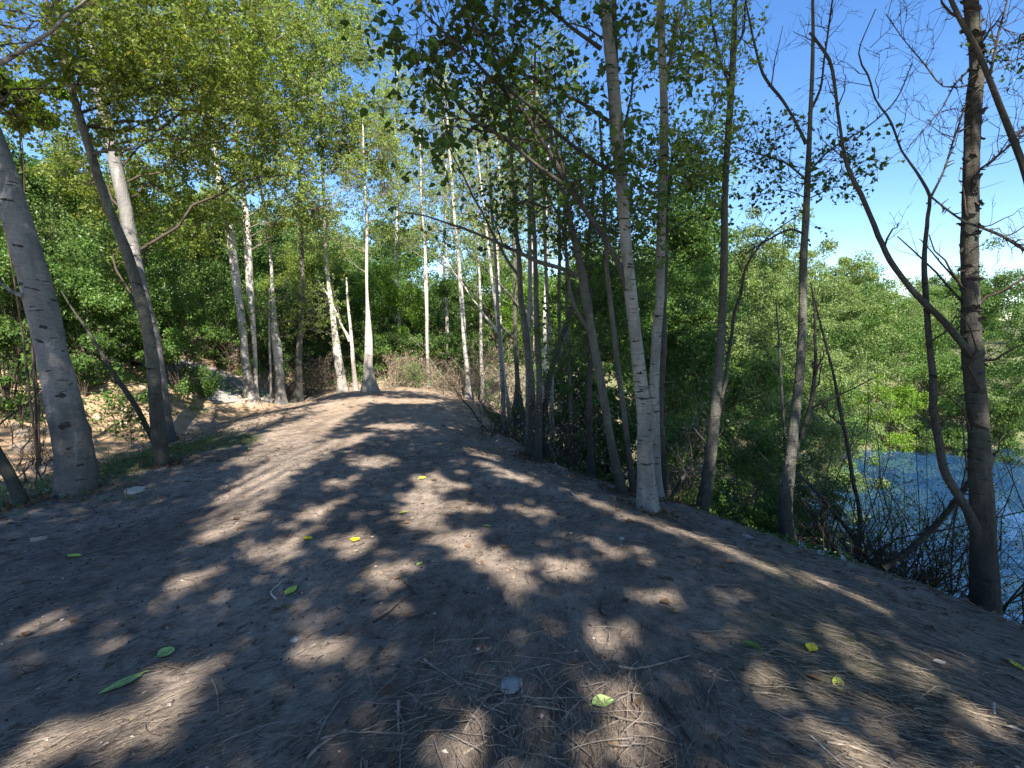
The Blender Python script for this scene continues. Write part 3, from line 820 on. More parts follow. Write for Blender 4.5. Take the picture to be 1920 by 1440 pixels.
tree('alder_tree', 'tall slim trunk with bare dark top standing before the willows', [(1482, 1040, 30), (1474, 970, 27), (1480, 890, 24), (1488, 790, 20), (1497, 690, 18), (1505, 590, 17), (1510, 490, 16), (1514, 390, 14), (1515, 300, 11), (1516, 220, 9), (1520, 140, 8), (1524, 50, 7), (1526, -60, 5)], seed=47, Y=5.6, group=rt, bark='bark_grey', leaf='leaf_dark', knots=8, S=20,
     blobs=[(1480, 350, 60, 50, 10), (1560, 340, 60, 40, 8), (1440, 310, 50, 40, 6), (1590, 300, 50, 40, 5)],
     limbs=[[(1488, 860, 10, 0), (1508, 805, 9, 0), (1526, 740, 9, 0), (1531, 660, 7, 0), (1528, 590, 5, 0), (1518, 530, 3, 0)],
            [(1512, 270, 7, 0), (1495, 235, 6, 0), (1470, 190, 6, 0), (1440, 150, 6, 0), (1420, 105, 5, 0), (1405, 50, 4, 0), (1395, 0, 3, 0)],
            [(1516, 215, 6, 0), (1535, 165, 5, 0), (1545, 110, 4, 0), (1555, 40, 4, 0), (1565, -30, 3, 0)],
            [(1515, 325, 4, 0), (1570, 275, 4, 0), (1630, 235, 3, 0), (1680, 185, 3, 0), (1710, 120, 2, 0)],
            [(1510, 335, 4, 0), (1470, 305, 4, 0), (1420, 285, 3, 0), (1375, 275, 2, 0)],
            [(1508, 440, 5, 0), (1480, 430, 4, 0), (1440, 450, 4, 0), (1400, 475, 3, 0)]],
     lsize=0.05, nleaf=3, limb_mat='bark_dark', tw=(0.5, 0.25), limb_sub=6, foliage_on_limbs=False)
tree('birch_tree', 'massive dark barked trunk at the right edge above the pond',
     [(1846, 1165, 62), (1846, 1100, 56), (1842, 1020, 50), (1838, 940, 48), (1834, 860, 45), (1830, 770, 44), (1827, 700, 46), (1824, 640, 42), (1824, 560, 38), (1822, 480, 36), (1822, 400, 35), (1820, 300, 33), (1822, 200, 32), (1826, 120, 31), (1820, 50, 30), (1816, -30, 30), (1812, -160, 24), (1810, -300, 16)],
     Y=3.85, seed=48, group=rt, bark='bark_dark', leaf='leaf_dark', knots=16, S=44, rough=0.11, flare=0.25,
     limbs=[[(1822, 665, 17, -0.03), (1800, 640, 16, -0.08), (1765, 600, 15, -0.1), (1725, 565, 14, -0.1), (1695, 530, 12, -0.1), (1668, 490, 12, -0.1), (1648, 440, 11, -0.1), (1620, 385, 10, -0.1), (1592, 330, 10, -0.1), (1580, 290, 8, -0.1), (1573, 230, 7, -0.1), (1566, 170, 7, -0.1), (1555, 115, 7, -0.1), (1535, 85, 6, -0.1), (1520, 65, 5, -0.1)],
            [(1836, 1010, 26, 0), (1815, 975, 22, -0.03), (1790, 930, 20, -0.05), (1766, 880, 18, -0.05), (1754, 800, 16, -0.05), (1748, 720, 15, -0.05), (1742, 640, 14, -0.05), (1737, 560, 13, -0.05), (1735, 480, 11, -0.05), (1739, 410, 9, -0.05), (1745, 365, 8, -0.05), (1722, 320, 6, -0.05), (1697, 285, 5, -0.05), (1672, 235, 5, -0.05), (1640, 190, 4, -0.05), (1625, 140, 4, -0.05), (1610, 100, 3, -0.05), (1640, 20, 2, -0.05)],
            [(1746, 370, 6, -0.05), (1770, 320, 5, -0.05), (1785, 270, 5, -0.05), (1800, 220, 4, -0.05), (1808, 190, 3, -0.05)],
            [(1818, 130, 5, 0), (1790, 160, 4, 0), (1770, 200, 3, 0), (1740, 240, 2, 0), (1705, 285, 2, 0)],
            [(1745, 370, 4, -0.05), (1790, 400, 5, -0.1), (1840, 425, 7, -0.2), (1880, 445, 8, -0.25), (1925, 470, 9, -0.3)],
            [(1816, 160, 4, 0), (1770, 160, 3, 0), (1735, 115, 3, 0), (1700, 70, 2, 0), (1670, 20, 2, 0)],
            [(1850, 310, 7, 0), (1880, 285, 5, 0), (1905, 265, 4, 0), (1940, 240, 3, 0)]],
     limb_mat='bark_dark', limb_sub=6, foliage_on_limbs=False, tw=(0.35, 0.2), twigs_bare=14, twig='twig_dark')
tree('alder_tree', 'dark limbed tree leaning in from beyond the right edge', [(2060, 1120, 44), (2030, 900, 38), (1990, 640, 30), (1955, 460, 24), (1922, 330, 18), (1900, 265, 16), (1878, 205, 15), (1855, 140, 13), (1835, 90, 12), (1805, 35, 11), (1780, -20, 9), (1750, -90, 6)], seed=49, Y=3.7, group=rt, bark='bark_dark', leaf='leaf_dark', S=20,
     limbs=[[(1855, 140, 6, 0), (1872, 80, 5, 0), (1885, 20, 4, 0), (1895, -30, 3, 0)], [(1900, 265, 5, 0), (1925, 240, 5, 0), (1960, 230, 4, 0)]], limb_mat='bark_dark', limb_sub=4, foliage_on_limbs=False, tw=(0.35, 0.2),
     blobs=[(1915, 110, 30, 60, 8)], lsize=0.035, nleaf=3)
tree('sapling', 'thin curved dark sapling rising before the pond', [(1612, 985, 8), (1600, 900, 9), (1588, 830, 8), (1575, 770, 8), (1562, 700, 6), (1550, 650, 5), (1535, 590, 4), (1522, 540, 3)], seed=50, Y=7.2, group=rt, bark='bark_dark', S=8, knots=0, limbs=[[(1585, 800, 4, 0), (1560, 780, 3, 0), (1545, 760, 2, 0)]], foliage_on_limbs=False, twigs_bare=14)
tree('sapling', 'thin twiggy sapling between the two slim trunks', [(1475, 900, 8), (1470, 820, 7), (1466, 760, 6), (1463, 690, 6), (1461, 630, 4), (1455, 560, 3)], seed=51, Y=8.5, group=rt, bark='bark_grey', leaf='leaf_willow', S=8, knots=0, blobs=[(1460, 640, 60, 80, 10)], twigs_bare=12, lsize=0.04, nleaf=4)
print('tris so far', sum(len(o.data.polygons) * 2 for o in bpy.data.objects if o.type == 'MESH'))


# loose curled bark and short dead spurs on the massive trunk and its neighbour
def flake_part(root_name_label, seed, n):
    rt_o = [o for o in bpy.data.objects if o.get('label') == root_name_label][0]
    tr = [c for c in rt_o.children if c.name.startswith('trunk')][0]
    me = tr.data
    co = np.empty(len(me.vertices) * 3, np.float32); me.vertices.foreach_get('co', co); co = co.reshape(-1, 3)
    no = np.empty(len(me.vertices) * 3, np.float32); me.vertices.foreach_get('normal', no); no = no.reshape(-1, 3)
    rg = np.random.default_rng(seed)
    ok = np.nonzero((co[:, 2] > 1.2) & (co[:, 2] < 5.5))[0]
    pick = rg.choice(ok, n, replace=False)
    for q in pick:
        p = co[q]; nn = unit(no[q] * np.array([1, 1, 0.2])); side = unit(np.cross(nn, [0, 0, 1.]))
        w = rg.uniform(0.015, 0.05); h = rg.uniform(0.01, 0.045); out = rg.uniform(0.01, 0.04)
        u = (-1 if rg.random() < 0.4 else 1)
        V = []
        for i in range(4):
            for j in range(3):
                s_ = (i / 3 - 0.5) * 2; t_ = j / 2
                V.append(p - nn * 0.004 + side * s_ * w * (1 - 0.4 * t_) + nn * out * t_ ** 1.5 + np.array([0, 0, u * h * t_ * (0.6 + 0.4 * rg.random())]))
        V = np.array(V); F = np.array([(i * 3 + j, i * 3 + j + 1, i * 3 + j + 4, i * 3 + j + 3) for i in range(3) for j in range(2)])
        V2 = V - nn * 0.005
        a = Acc(); a.add(V, F); a.add(V2, F[:, ::-1])
        a.build('bark_flake', 'bark_dark', rt_o)


flake_part('massive dark barked trunk at the right edge above the pond', 1, 150)


def knots_on(label, marks_, mat_d='bark_dark'):
    rt_o = [o for o in bpy.data.objects if o.get('label') == label][0]
    tr = [c for c in rt_o.children if c.name.startswith('trunk')][0]
    org = np.array(rt_o.location)
    from mathutils.bvhtree import BVHTree
    bv = BVHTree.FromPolygons([tuple(v.co) for v in tr.data.vertices], [tuple(p.vertices) for p in tr.data.polygons])
    rg = np.random.default_rng(len(marks_))
    for (px, py, w, h, tilt) in marks_:
        rr = ray(px, py); rr = rr / np.linalg.norm(rr)
        hit, nn, _, dist = bv.ray_cast(Vector(np.array([0, 0, EYE]) - org), Vector(rr))
        if hit is None:
            continue
        hit = np.array(hit); nn = np.array(nn); nn = nn if np.dot(nn, rr) < 0 else -nn
        side = unit(np.cross([0, 0, 1.], nn)); upv = np.cross(nn, side)
        side, upv = side * math.cos(tilt) + upv * math.sin(tilt), upv * math.cos(tilt) - side * math.sin(tilt)
        W = w * 0.36 / FPX * dist; Hh = h * 0.32 / FPX * dist; ph_ = rg.uniform(0, 6)
        nU, nV = 9, 5
        V = []
        for i in range(nU):
            u_ = i / (nU - 1) * 2 - 1
            hw = Hh * max(0.02, (1 - abs(u_) ** 2.2)) * (0.75 + 0.35 * math.sin(u_ * 5 + ph_) + 0.4 * rg.random())
            wrap = -0.55 * W * u_ * u_
            for j in range(nV):
                v_ = j / (nV - 1) * 2 - 1
                lip = 0.006 + (0.55 * Hh if v_ > 0.3 else 0.1 * Hh) * (1 - u_ * u_)
                if abs(v_) == 1:
                    lip = -0.008
                V.append(hit + side * u_ * W + upv * (v_ * hw - 0.25 * Hh * u_ * u_) + nn * (lip + wrap))
        F = [(i * nV + j, (i + 1) * nV + j, (i + 1) * nV + j + 1, i * nV + j + 1) for i in range(nU - 1) for j in range(nV - 1)]
        a = Acc(); a.add(np.array(V), np.array(F)); a.build('bark_scar', mat_d, rt_o)


M['scar'] = plain('scar', (0.045, 0.04, 0.036), 0.6, 0.95, 40, 0.01)
knots_on('thick grey birch leaning left at the left edge beside the track', [(88, 497, 26, 5, 0.1), (81, 613, 18, 12, -0.3), (75, 640, 30, 6, -0.5), (118, 658, 12, 5, 0), (92, 695, 20, 4, 0.2), (30, 460, 34, 7, -0.2), (55, 540, 40, 5, -0.25), (112, 742, 24, 14, 0.1),
    (120, 800, 34, 16, 0.2), (150, 872, 18, 8, 0), (15, 375, 30, 6, -0.2), (133, 720, 16, 4, 0.4), (60, 575, 16, 4, 0.1), (105, 565, 14, 4, 0), (128, 842, 12, 6, 0)], 'scar')
knots_on('massive dark barked trunk at the right edge above the pond', [(1828, 522, 40, 13, 0), (1826, 582, 42, 5, -0.05), (1832, 735, 34, 10, 0.05), (1810, 765, 30, 14, -0.5), (1840, 800, 40, 12, -0.4), (1808, 690, 20, 18, 0.4), (1838, 700, 22, 6, 0.5), (1835, 925, 30, 5, 0),
    (1826, 660, 30, 5, 0.5), (1846, 840, 20, 7, 0), (1820, 950, 16, 14, -0.6), (1848, 1008, 22, 6, 0), (1815, 880, 16, 12, 0.5), (1822, 620, 30, 5, 0.2), (1815, 440, 26, 8, 0.2), (1826, 350, 12, 40, 0), (1815, 300, 20, 9, 0.3), (1828, 210, 22, 12, 0.3), (1820, 130, 20, 8, -0.4)], 'scar')
knots_on('tall birch with smooth pale foot, left one of the forked pair', [(1206, 757, 18, 4, 0), (1210, 818, 22, 4, 0), (1198, 700, 16, 8, 0.2), (1190, 640, 14, 8, 0), (1186, 560, 14, 6, 0), (1180, 500, 14, 6, 0.3), (1202, 730, 16, 6, -0.2), (1172, 430, 12, 6, 0)], 'scar')


# ------------------------------------------------------------------ leafy masses
def bush(name, label, cen, rad, n, lsize, leaf, seed, K=60, cl=0.22, stems=6, group=None, cat='shrub', stem_mat='twig_dark', hollow=0.35, z_floor=None, mesh_cache=None, stem_r=0.012, skirt=0.3, per_stem=5):
    rg = np.random.default_rng(seed)
    cen = np.array(cen, float); rad = np.array(rad, float)
    gz = float(H(cen[0], cen[1]))
    org = np.array([cen[0], cen[1], gz])
    root = thing(name, label, cat, org, group)
    q = unit(rg.normal(size=(K, 3))); q[:, 2] = np.where(q[:, 2] < -0.3, -q[:, 2], q[:, 2])
    rr = rg.uniform(hollow, 1.0, (K, 1)) ** 0.6
    cc = q * rr * rad
    cc *= (1 + 0.22 * rg.normal(size=(K, 1)))
    cs = cl * rad.mean() * rg.uniform(0.6, 1.4, K)
    if skirt:
        ks = int(K * skirt); hz = max(cen[2] - gz, 0.1)
        cc[:ks, :2] = rg.normal(size=(ks, 2)) * rad[None, :2] * 0.55
        gz_ = H(cen[0] + cc[:ks, 0], cen[1] + cc[:ks, 1])
        cc[:ks, 2] = gz_ - cen[2] + rg.uniform(0.05, 0.8, ks) * hz
    idx = rg.integers(0, K, n)
    off = unit(rg.normal(size=(n, 3))) * (rg.uniform(0, 1, (n, 1)) ** 0.45) * cs[idx][:, None]
    off[:, 2] *= 0.7
    p = cc[idx] + off + (cen - org)
    d = unit(off + rg.normal(size=(n, 3)) * 0.5 * cs[idx][:, None] - np.array([0, 0, 0.1]))
    if z_floor is not None:
        p[:, 2] = np.maximum(p[:, 2], z_floor)
    a = Acc(); a.add(*leaves(rg, p, d, lsize)); o = a.build('foliage', leaf, root, smooth=False); o['kind'] = 'stuff'
    top = cc + (cen - org)
    k = min(K, stems * per_stem)
    feet = np.array([[rg.normal() * 0.1 * rad[0], rg.normal() * 0.1 * rad[1], -0.1] for _ in range(stems)])
    T = top[:k]; s0 = feet[np.arange(k) % stems]
    s = np.linspace(0, 1, 7)[None, :, None]
    mid = s0 * 0.45 + T * 0.55; mid[:, 2] = T[:, 2] * 0.62
    B = s0[:, None] * (1 - s) ** 2 + mid[:, None] * 2 * s * (1 - s) + T[:, None] * s ** 2
    B += rg.normal(size=B.shape) * 0.03 * rad.mean() * (s > 0)
    BR = stem_r * rg.uniform(0.5, 1.3, (k, 1)) * np.linspace(1, 0.25, 7)[None]
    a = Acc(); a.add(*tubes(B, BR, 5))
    C, CR = grow(rg, B, BR, 4, rad.mean() * 0.45, (0.4, 1.0), (0.3, 1.0), 0.1)
    a.add(*tubes(C, CR, 3))
    o = a.build('branchwork', stem_mat, root); o['kind'] = 'stuff'
    return root


def brush(name, label, cx, cy, h, spread, seed, stems=14, mat='twig_dark', leaf=None, nleaf=2, lsize=0.04, group=None, r=0.008, lean=(0, 0), levels=3, sub=5, cat='bush'):
    rg = np.random.default_rng(seed)
    gz = float(H(cx, cy)); org = np.array([cx, cy, gz])
    root = thing(name, label, cat, org, group)
    n = stems
    p0 = rg.normal(size=(n, 3)) * np.array([spread * 0.35, spread * 0.3, 0]); p0[:, 2] = H(cx + p0[:, 0], cy + p0[:, 1]) - gz - 0.05
    d = unit(np.stack([rg.normal(size=n) * 0.5 + lean[0], rg.normal(size=n) * 0.4 + lean[1], np.ones(n)], 1))
    L = h * rg.uniform(0.55, 1.15, n)
    K = 7; s = np.linspace(0, 1, K)[None, :, None]
    bend = rg.normal(size=(n, 3)) * 0.45
    P = p0[:, None] + (d[:, None] * s + bend[:, None] * s ** 2 * 0.5) * L[:, None, None] + rg.normal(size=(n, K, 3)) * 0.02 * h * (s > 0)
    R = r * rg.uniform(0.6, 1.4, (n, 1)) * np.linspace(1, 0.3, K)[None]
    a = Acc(); a.add(*tubes(P, R, 5))
    for lv in range(levels - 1):
        P, R = grow(rg, P, R, sub, h * (0.42, 0.22, 0.12)[lv], (0.5, 1.2), (0.2, 1.0), 0.12, bend=0.6, rmul=0.6, rmin=0.0015)
        a.add(*tubes(P, R, 3))
    o = a.build('branchwork', mat, root); o['kind'] = 'stuff'
    if leaf:
        p, dd = leaves_on(rg, P, nleaf, lsize)
        a = Acc(); a.add(*leaves(rg, p, dd, lsize)); o = a.build('foliage', leaf, root, smooth=False); o['kind'] = 'stuff'
    return root


def px_bush(name, label, px, py, Y, rx, ry, n, lsize, leaf, seed, **kw):
    c = at(px, py, Y)
    sx = rx / FPX * Y; sz = ry / FPX * Y
    return bush(name, label, c, (sx, min(sx, sz) * 0.9, sz), n, lsize, leaf, seed, **kw)


# left bank shrubs
g1 = 'leafy shrubs along the sandy bank'
px_bush('shrub', 'dark leafy shrub behind the thick leaning birch', 40, 560, 9.0, 120, 120, 16000, 0.055, 'leaf_deep', 101, group=g1)
px_bush('shrub', 'bright topped shrub between the thick birch and the left pair', 170, 600, 9.8, 90, 80, 13000, 0.055, 'leaf_shrub', 102, group=g1)
px_bush('shrub', 'sunlit leafy shrub just right of the left pair', 330, 610, 11.5, 75, 75, 14000, 0.05, 'leaf_shrub', 103, group=g1)
px_bush('shrub', 'tall dark shrub mass above the sandy bank', 180, 440, 12.5, 170, 130, 18000, 0.065, 'leaf_deep', 104, group=g1, K=90)
px_bush('shrub', 'deep green shrub behind the tall left birches', 400, 500, 15.5, 90, 110, 14000, 0.065, 'leaf_deep', 105, group=g1)
px_bush('shrub', 'shrub with overhanging leaves above the far side path', 440, 610, 15.0, 70, 60, 10000, 0.055, 'leaf_shrub', 106, group=g1)
px_bush('shrub', 'bright leafy branch mass high at the left edge', 20, 210, 6.8, 80, 70, 3500, 0.085, 'leaf_bright', 107, group=g1, K=22, stems=1, skirt=0, stem_r=0.02, per_stem=3)
px_bush('shrub', 'low speckled shrub at the left edge on the bank', 10, 660, 7.6, 80, 55, 5000, 0.05, 'leaf_shrub', 108, group=g1, K=40)
px_bush('shrub', 'small leafy shrub on the bank beside the broken sapling', 150, 690, 9.2, 40, 26, 1600, 0.045, 'leaf_shrub', 109, group=g1, K=20)
px_bush('shrub', 'leafy shrub low at the left edge behind the dead twigs', 20, 620, 9.5, 110, 70, 12000, 0.055, 'leaf_shrub', 156, group=g1, K=70)
px_bush('shrub', 'dark hanging shrub right above the sandy bank middle', 250, 640, 12.0, 110, 55, 12000, 0.055, 'leaf_deep', 157, group=g1, K=70)
px_bush('shrub', 'dense green shrub wall behind the left pair', 260, 540, 14.0, 120, 90, 16000, 0.06, 'leaf_shrub', 158, group=g1, K=90)
px_bush('shrub', 'dark high shrub behind the thick leaning birch top', 60, 390, 11.5, 130, 110, 15000, 0.065, 'leaf_deep', 159, group=g1, K=90)
# the dense growth across the far end
g2 = 'dense shrubs closing the far end of the track'
px_bush('shrub', 'dark shrub filling the gap behind the stout birch', 540, 620, 17, 70, 85, 12000, 0.06, 'leaf_deep', 110, group=g2)
px_bush('shrub', 'green shrub behind the forked pale birch', 620, 600, 18, 75, 80, 13000, 0.06, 'leaf_shrub', 111, group=g2)
px_bush('shrub', 'bright rounded shrub crown left of the dark hollow', 735, 580, 18.5, 85, 75, 17000, 0.055, 'leaf_bright', 112, group=g2)
px_bush('shrub', 'rounded green shrub crown above the dark hollow', 830, 580, 18.5, 80, 70, 16000, 0.055, 'leaf_shrub', 113, group=g2)
px_bush('shrub', 'green shrub behind the thin sunlit birches', 920, 590, 19, 75, 80, 13000, 0.06, 'leaf_shrub', 114, group=g2)
px_bush('shrub', 'mid green shrub beyond the clump', 1010, 600, 18, 75, 90, 12000, 0.06, 'leaf_bright', 115, group=g2)
px_bush('shrub', 'shrub crown right behind the thick footed birch', 675, 545, 21, 80, 60, 10000, 0.07, 'leaf_deep', 116, group=g2)
px_bush('shrub', 'olive shrub with drooping sprays left of the hollow', 565, 530, 20, 90, 70, 11000, 0.07, 'leaf_olive', 117, group=g2)
px_bush('shrub', 'low dark green shrub at the back of the dark hollow', 800, 660, 17.0, 90, 40, 9000, 0.055, 'leaf_deep', 160, group=g2, K=60, skirt=0.1)
px_bush('shrub', 'low green shrub left of the large dry bush', 705, 670, 16.5, 45, 40, 6000, 0.05, 'leaf_shrub', 161, group=g2, K=40)
px_bush('shrub', 'low green shrub between the sunlit birches', 890, 670, 16.5, 50, 40, 6000, 0.05, 'leaf_shrub', 162, group=g2, K=40)
px_bush('shrub', 'shaded green shrub behind the feet of the far row', 500, 680, 15.8, 50, 50, 7000, 0.05, 'leaf_deep', 163, group=g2, K=40)
# right hand masses
g3 = 'leafy trees and shrubs between the brow and the pond'
px_bush('leafy_tree', 'dense leafy tree right behind the forked birches', 1290, 520, 11.5, 85, 190, 26000, 0.06, 'leaf_shrub', 120, group=g3, K=130, cat='tree')
px_bush('leafy_tree', 'dark leafy tree between the bent trunk and forked birches', 1150, 640, 10.5, 80, 190, 20000, 0.06, 'leaf_deep', 121, group=g3, K=110, cat='tree')
px_bush('leafy_tree', 'lower dense green tree left of the slim grey trunk', 1280, 720, 10.5, 80, 130, 17000, 0.055, 'leaf_deep', 122, group=g3, K=90, cat='tree')
px_bush('willow_tree', 'pale feathery willow behind the slim trunks', 1440, 600, 14, 110, 170, 30000, 0.055, 'leaf_willow', 123, group=g3, K=120, cat='tree', cl=0.14)
px_bush('willow_tree', 'yellowish feathery willow with sprays against the sky', 1560, 600, 16.5, 90, 140, 24000, 0.055, 'leaf_willow', 124, group=g3, K=100, cat='tree', cl=0.14)
px_bush('shrub', 'grey green shrub at the water edge left of the pond', 1500, 830, 11.5, 120, 90, 18000, 0.05, 'leaf_willow', 125, group=g3, K=90)
px_bush('shrub', 'dark shrub low behind the brow by the slim grey trunk', 1390, 870, 8.5, 100, 90, 14000, 0.045, 'leaf_deep', 126, group=g3, K=80)
px_bush('shrub', 'dark green low shrub at the foot of the tall slim trunk', 1410, 990, 6.6, 100, 60, 10000, 0.035, 'leaf_deep', 127, group=g3, K=70)
px_bush('shrub', 'leafy shrub hanging over the water left of the open pond', 1530, 950, 8.2, 55, 80, 4500, 0.04, 'leaf_deep', 128, group=g3, K=60)
px_bush('shrub', 'soft green shrub against the clump stems', 1070, 740, 9.2, 55, 80, 8000, 0.045, 'leaf_deep', 129, group=g3, K=50)
px_bush('shrub', 'dark leafy shrub behind the short hidden trunk', 1200, 840, 8.8, 90, 80, 9000, 0.045, 'leaf_deep', 130, group=g3, K=60)
px_bush('willow_tree', 'broad pale willow low between the tall slim trunk and the pond', 1520, 740, 15.0, 120, 100, 22000, 0.055, 'leaf_willow', 151, group=g3, K=90, cat='tree', cl=0.15)
px_bush('shrub', 'green shrub on the near shore left of the open water', 1560, 790, 14.5, 70, 70, 12000, 0.05, 'leaf_shrub', 152, group=g3)
px_bush('leafy_tree', 'mid green tree seen between slim grey trunk and tall slim trunk', 1410, 760, 13.0, 90, 110, 16000, 0.055, 'leaf_shrub', 153, group=g3, K=90, cat='tree')
px_bush('leafy_tree', 'small leafy tree right of the clump before the short hidden trunk', 1080, 560, 13.0, 60, 110, 12000, 0.055, 'leaf_shrub', 154, group=g3, K=80, cat='tree')
px_bush('shrub', 'dark leafy thicket on the slope right of the clump', 1120, 800, 10.0, 90, 90, 12000, 0.05, 'leaf_deep', 155, group=g3, K=80)
# far shore
g4 = 'trees and shrubs on the far shore of the pond'
px_bush('shrub', 'bright yellow green shrub on the far shore', 1660, 775, 19.5, 75, 60, 12000, 0.065, 'leaf_bright', 140, group=g4)
px_bush('shrub', 'mid green shrub on the shore between the bright one and the massive trunk', 1760, 740, 20.5, 90, 80, 15000, 0.07, 'leaf_shrub', 141, group=g4)
px_bush('leafy_tree', 'broad green tree above the bright shore shrub', 1680, 670, 23, 110, 80, 16000, 0.075, 'leaf_shrub', 142, group=g4, K=90, cat='tree')
px_bush('leafy_tree', 'grey green rounded tree on the far skyline left of the massive trunk', 1730, 620, 27, 85, 70, 15000, 0.075, 'leaf_willow', 143, group=g4, K=90, cat='tree')
px_bush('leafy_tree', 'dark tree on the skyline at the right edge', 1895, 600, 22, 80, 110, 17000, 0.075, 'leaf_deep', 144, group=g4, K=90, cat='tree')
px_bush('shrub', 'shore shrub at the right edge over the water', 1890, 790, 20, 80, 80, 14000, 0.07, 'leaf_shrub', 145, group=g4)
px_bush('shrub', 'shrub leaning low over the far water edge', 1790, 830, 18.7, 90, 30, 8000, 0.06, 'leaf_deep', 146, group=g4)
px_bush('leafy_tree', 'pale leafy tree beyond the yellowish willow', 1600, 620, 25, 80, 90, 12000, 0.08, 'leaf_willow', 147, group=g4, K=80, cat='tree')
px_bush('shrub', 'overhanging shrub at the left end of the open water', 1590, 830, 17.5, 50, 40, 8000, 0.055, 'leaf_shrub', 148, group=g4)
px_bush('leafy_tree', 'dark green tree filling the shore right of the massive trunk', 1960, 700, 17, 90, 110, 10000, 0.075, 'leaf_deep', 149, group=g4, K=70, cat='tree')

# a belt of woodland behind everything: four grown crowns, copied
proto = []
for i, (lf, sd) in enumerate((('leaf_deep', 201), ('leaf_shrub', 202), ('leaf_deep', 203), ('leaf_willow', 204))):
    proto.append((lf, sd))
belt = [(-30, 27, 5.5), (-25, 20, 4.2), (-24, 31, 7), (-20, 25, 5.0), (-18, 18.5, 4.0), (-15.5, 28, 5.2), (-13.5, 21.5, 4.6), (-11, 30, 6.0), (-10, 24, 4.4), (-7.5, 28, 4.2), (-5, 25.5, 3.0), (-3, 29, 3.4), (-1, 25, 3.2), (1.5, 30, 3.6),
        (3.5, 24, 4.0), (5.5, 29, 5.5), (7.5, 24, 5.2), (9, 31, 6.2), (11, 26, 5.2), (14, 30, 4.8), (18, 33, 3.6), (23, 31, 3.2), (28, 33, 3.2), (34, 32, 3.4), (40, 34, 4.6), (-36, 24, 6), (48, 36, 5)] + [(-44 + 5.2 * i + 1.5 * math.sin(i * 5), 38 + 3 * math.cos(i * 3), 7.0 if i < 9 else 5.0) for i in range(20)] + [(-17, 22.5, 2.6), (-12, 24.5, 3), (4.5, 20.5, 2.8), (7.5, 21, 3.4), (10, 22, 4.4), (12.5, 22.5, 4.2), (2, 22.5, 3), (-8, 22, 2.8), (-22, 16, 3.2), (-3.2, 22.5, 2.4), (15.5, 25, 3.6), (6, 18.5, 3.0), (9, 19.5, 3.6)]
belt_lab = ['first from the left', 'second from the left', 'third from the left', 'fourth from the left']
made = {}
words = ['tall', 'broad', 'rounded', 'dense', 'uneven', 'spreading', 'full']
marks = ['beyond the leaning left birches', 'behind the shrubs of the sandy bank', 'behind the tall left birches', 'behind the far row of birches', 'behind the dark hollow', 'behind the clump of stems', 'behind the forked birches', 'behind the feathery willows', 'on the skyline beyond the pond', 'beyond the right edge of the pond']


def mark_for(x, y):
    px = 960 + x / y * 1000
    for lim, m_ in ((160, 0), (330, 1), (480, 2), (700, 3), (900, 4), (1080, 5), (1330, 6), (1620, 7), (1860, 8), (9999, 9)):
        if px < lim:
            return marks[m_], px
used_lab = {}
def_words = ['leftmost', 'second from left', 'third from left', 'fourth from left', 'fifth from left', 'sixth from left', 'seventh from left', 'eighth from left', 'ninth from left']
ordr = {}
for bi, (bx_, by_, hh) in sorted(enumerate(belt), key=lambda q: q[1][0] / q[1][1]):
    mk, _ = mark_for(bx_, by_)
    ordr.setdefault(mk, []).append(bi)
tone = ['deep green', 'mid green', 'dark', 'pale grey green']
for bi, (bx_, by_, hh) in enumerate(belt):
    k = bi % 4
    gz = float(H(bx_, by_))
    mk, _ = mark_for(bx_, by_)
    pos_ = ordr[mk].index(bi)
    lab = '%s background tree %s, %s ' % (tone[k], mk, def_words[pos_]) if len(ordr[mk]) > 1 else '%s background tree %s' % (tone[k], mk)
    if k not in made:
        root = bush('woodland_tree', lab, (bx_, by_, gz + 3.2), (3.0, 2.8, 3.0), 26000, 0.12, proto[k][0], proto[k][1], K=150, cl=0.2, stems=4, cat='tree', group='woodland behind the scene', stem_r=0.07)
        made[k] = root
    else:
        src = made[k]
        root = src.copy(); COL.objects.link(root)
        for ch in src.children:
            c = ch.copy(); COL.objects.link(c); c.parent = root
        root['label'] = lab
    s_ = hh / 6.2
    root.location = (bx_, by_, gz); root.scale = (max(s_, 0.7), max(s_, 0.7), s_)
    root.rotation_euler = (0, 0, bi * 1.3)

# brush: dry tangles at the far end, bare tangles by the water, dead twigs on the left bank
def gbrush(name, label, px, py, Y, hpx, spx, seed, **kw):
    p = at(px, py, Y)
    top = at(px, py - hpx, Y)[2] - float(H(p[0], Y))
    return brush(name, label, p[0], Y, max(top, hpx / FPX * Y * 0.5), spx / FPX * Y, seed, **kw)


g5 = 'dry pinkish brush at the far end of the track'
gbrush('dry_bush', 'tangle of dry pinkish twigs behind the whitish sapling', 605, 730, 15.0, 60, 45, 301, mat='twig_tan', leaf='leaf_dry', group=g5, stems=34, nleaf=2)
gbrush('dry_bush', 'large dry bush with pink seed heads before the hollow', 762, 725, 15.2, 62, 60, 302, mat='twig_tan', leaf='leaf_dry', group=g5, stems=36, nleaf=2)
gbrush('dry_bush', 'low dry brush between the thin mottled birch and the sunlit one', 850, 722, 15.6, 42, 60, 303, mat='twig_tan', leaf='leaf_dry', group=g5, stems=36, nleaf=2)
gbrush('dry_bush', 'dry twigs around the foot of the thin sunlit birch', 925, 735, 14.0, 90, 60, 304, mat='twig_tan', leaf='leaf_dry', group=g5, stems=30, nleaf=2)
gbrush('dry_bush', 'shaded dry brush at the foot of the far row', 545, 738, 14.4, 60, 90, 305, mat='twig_dark', leaf='leaf_dry', group=g5, stems=30, nleaf=1)
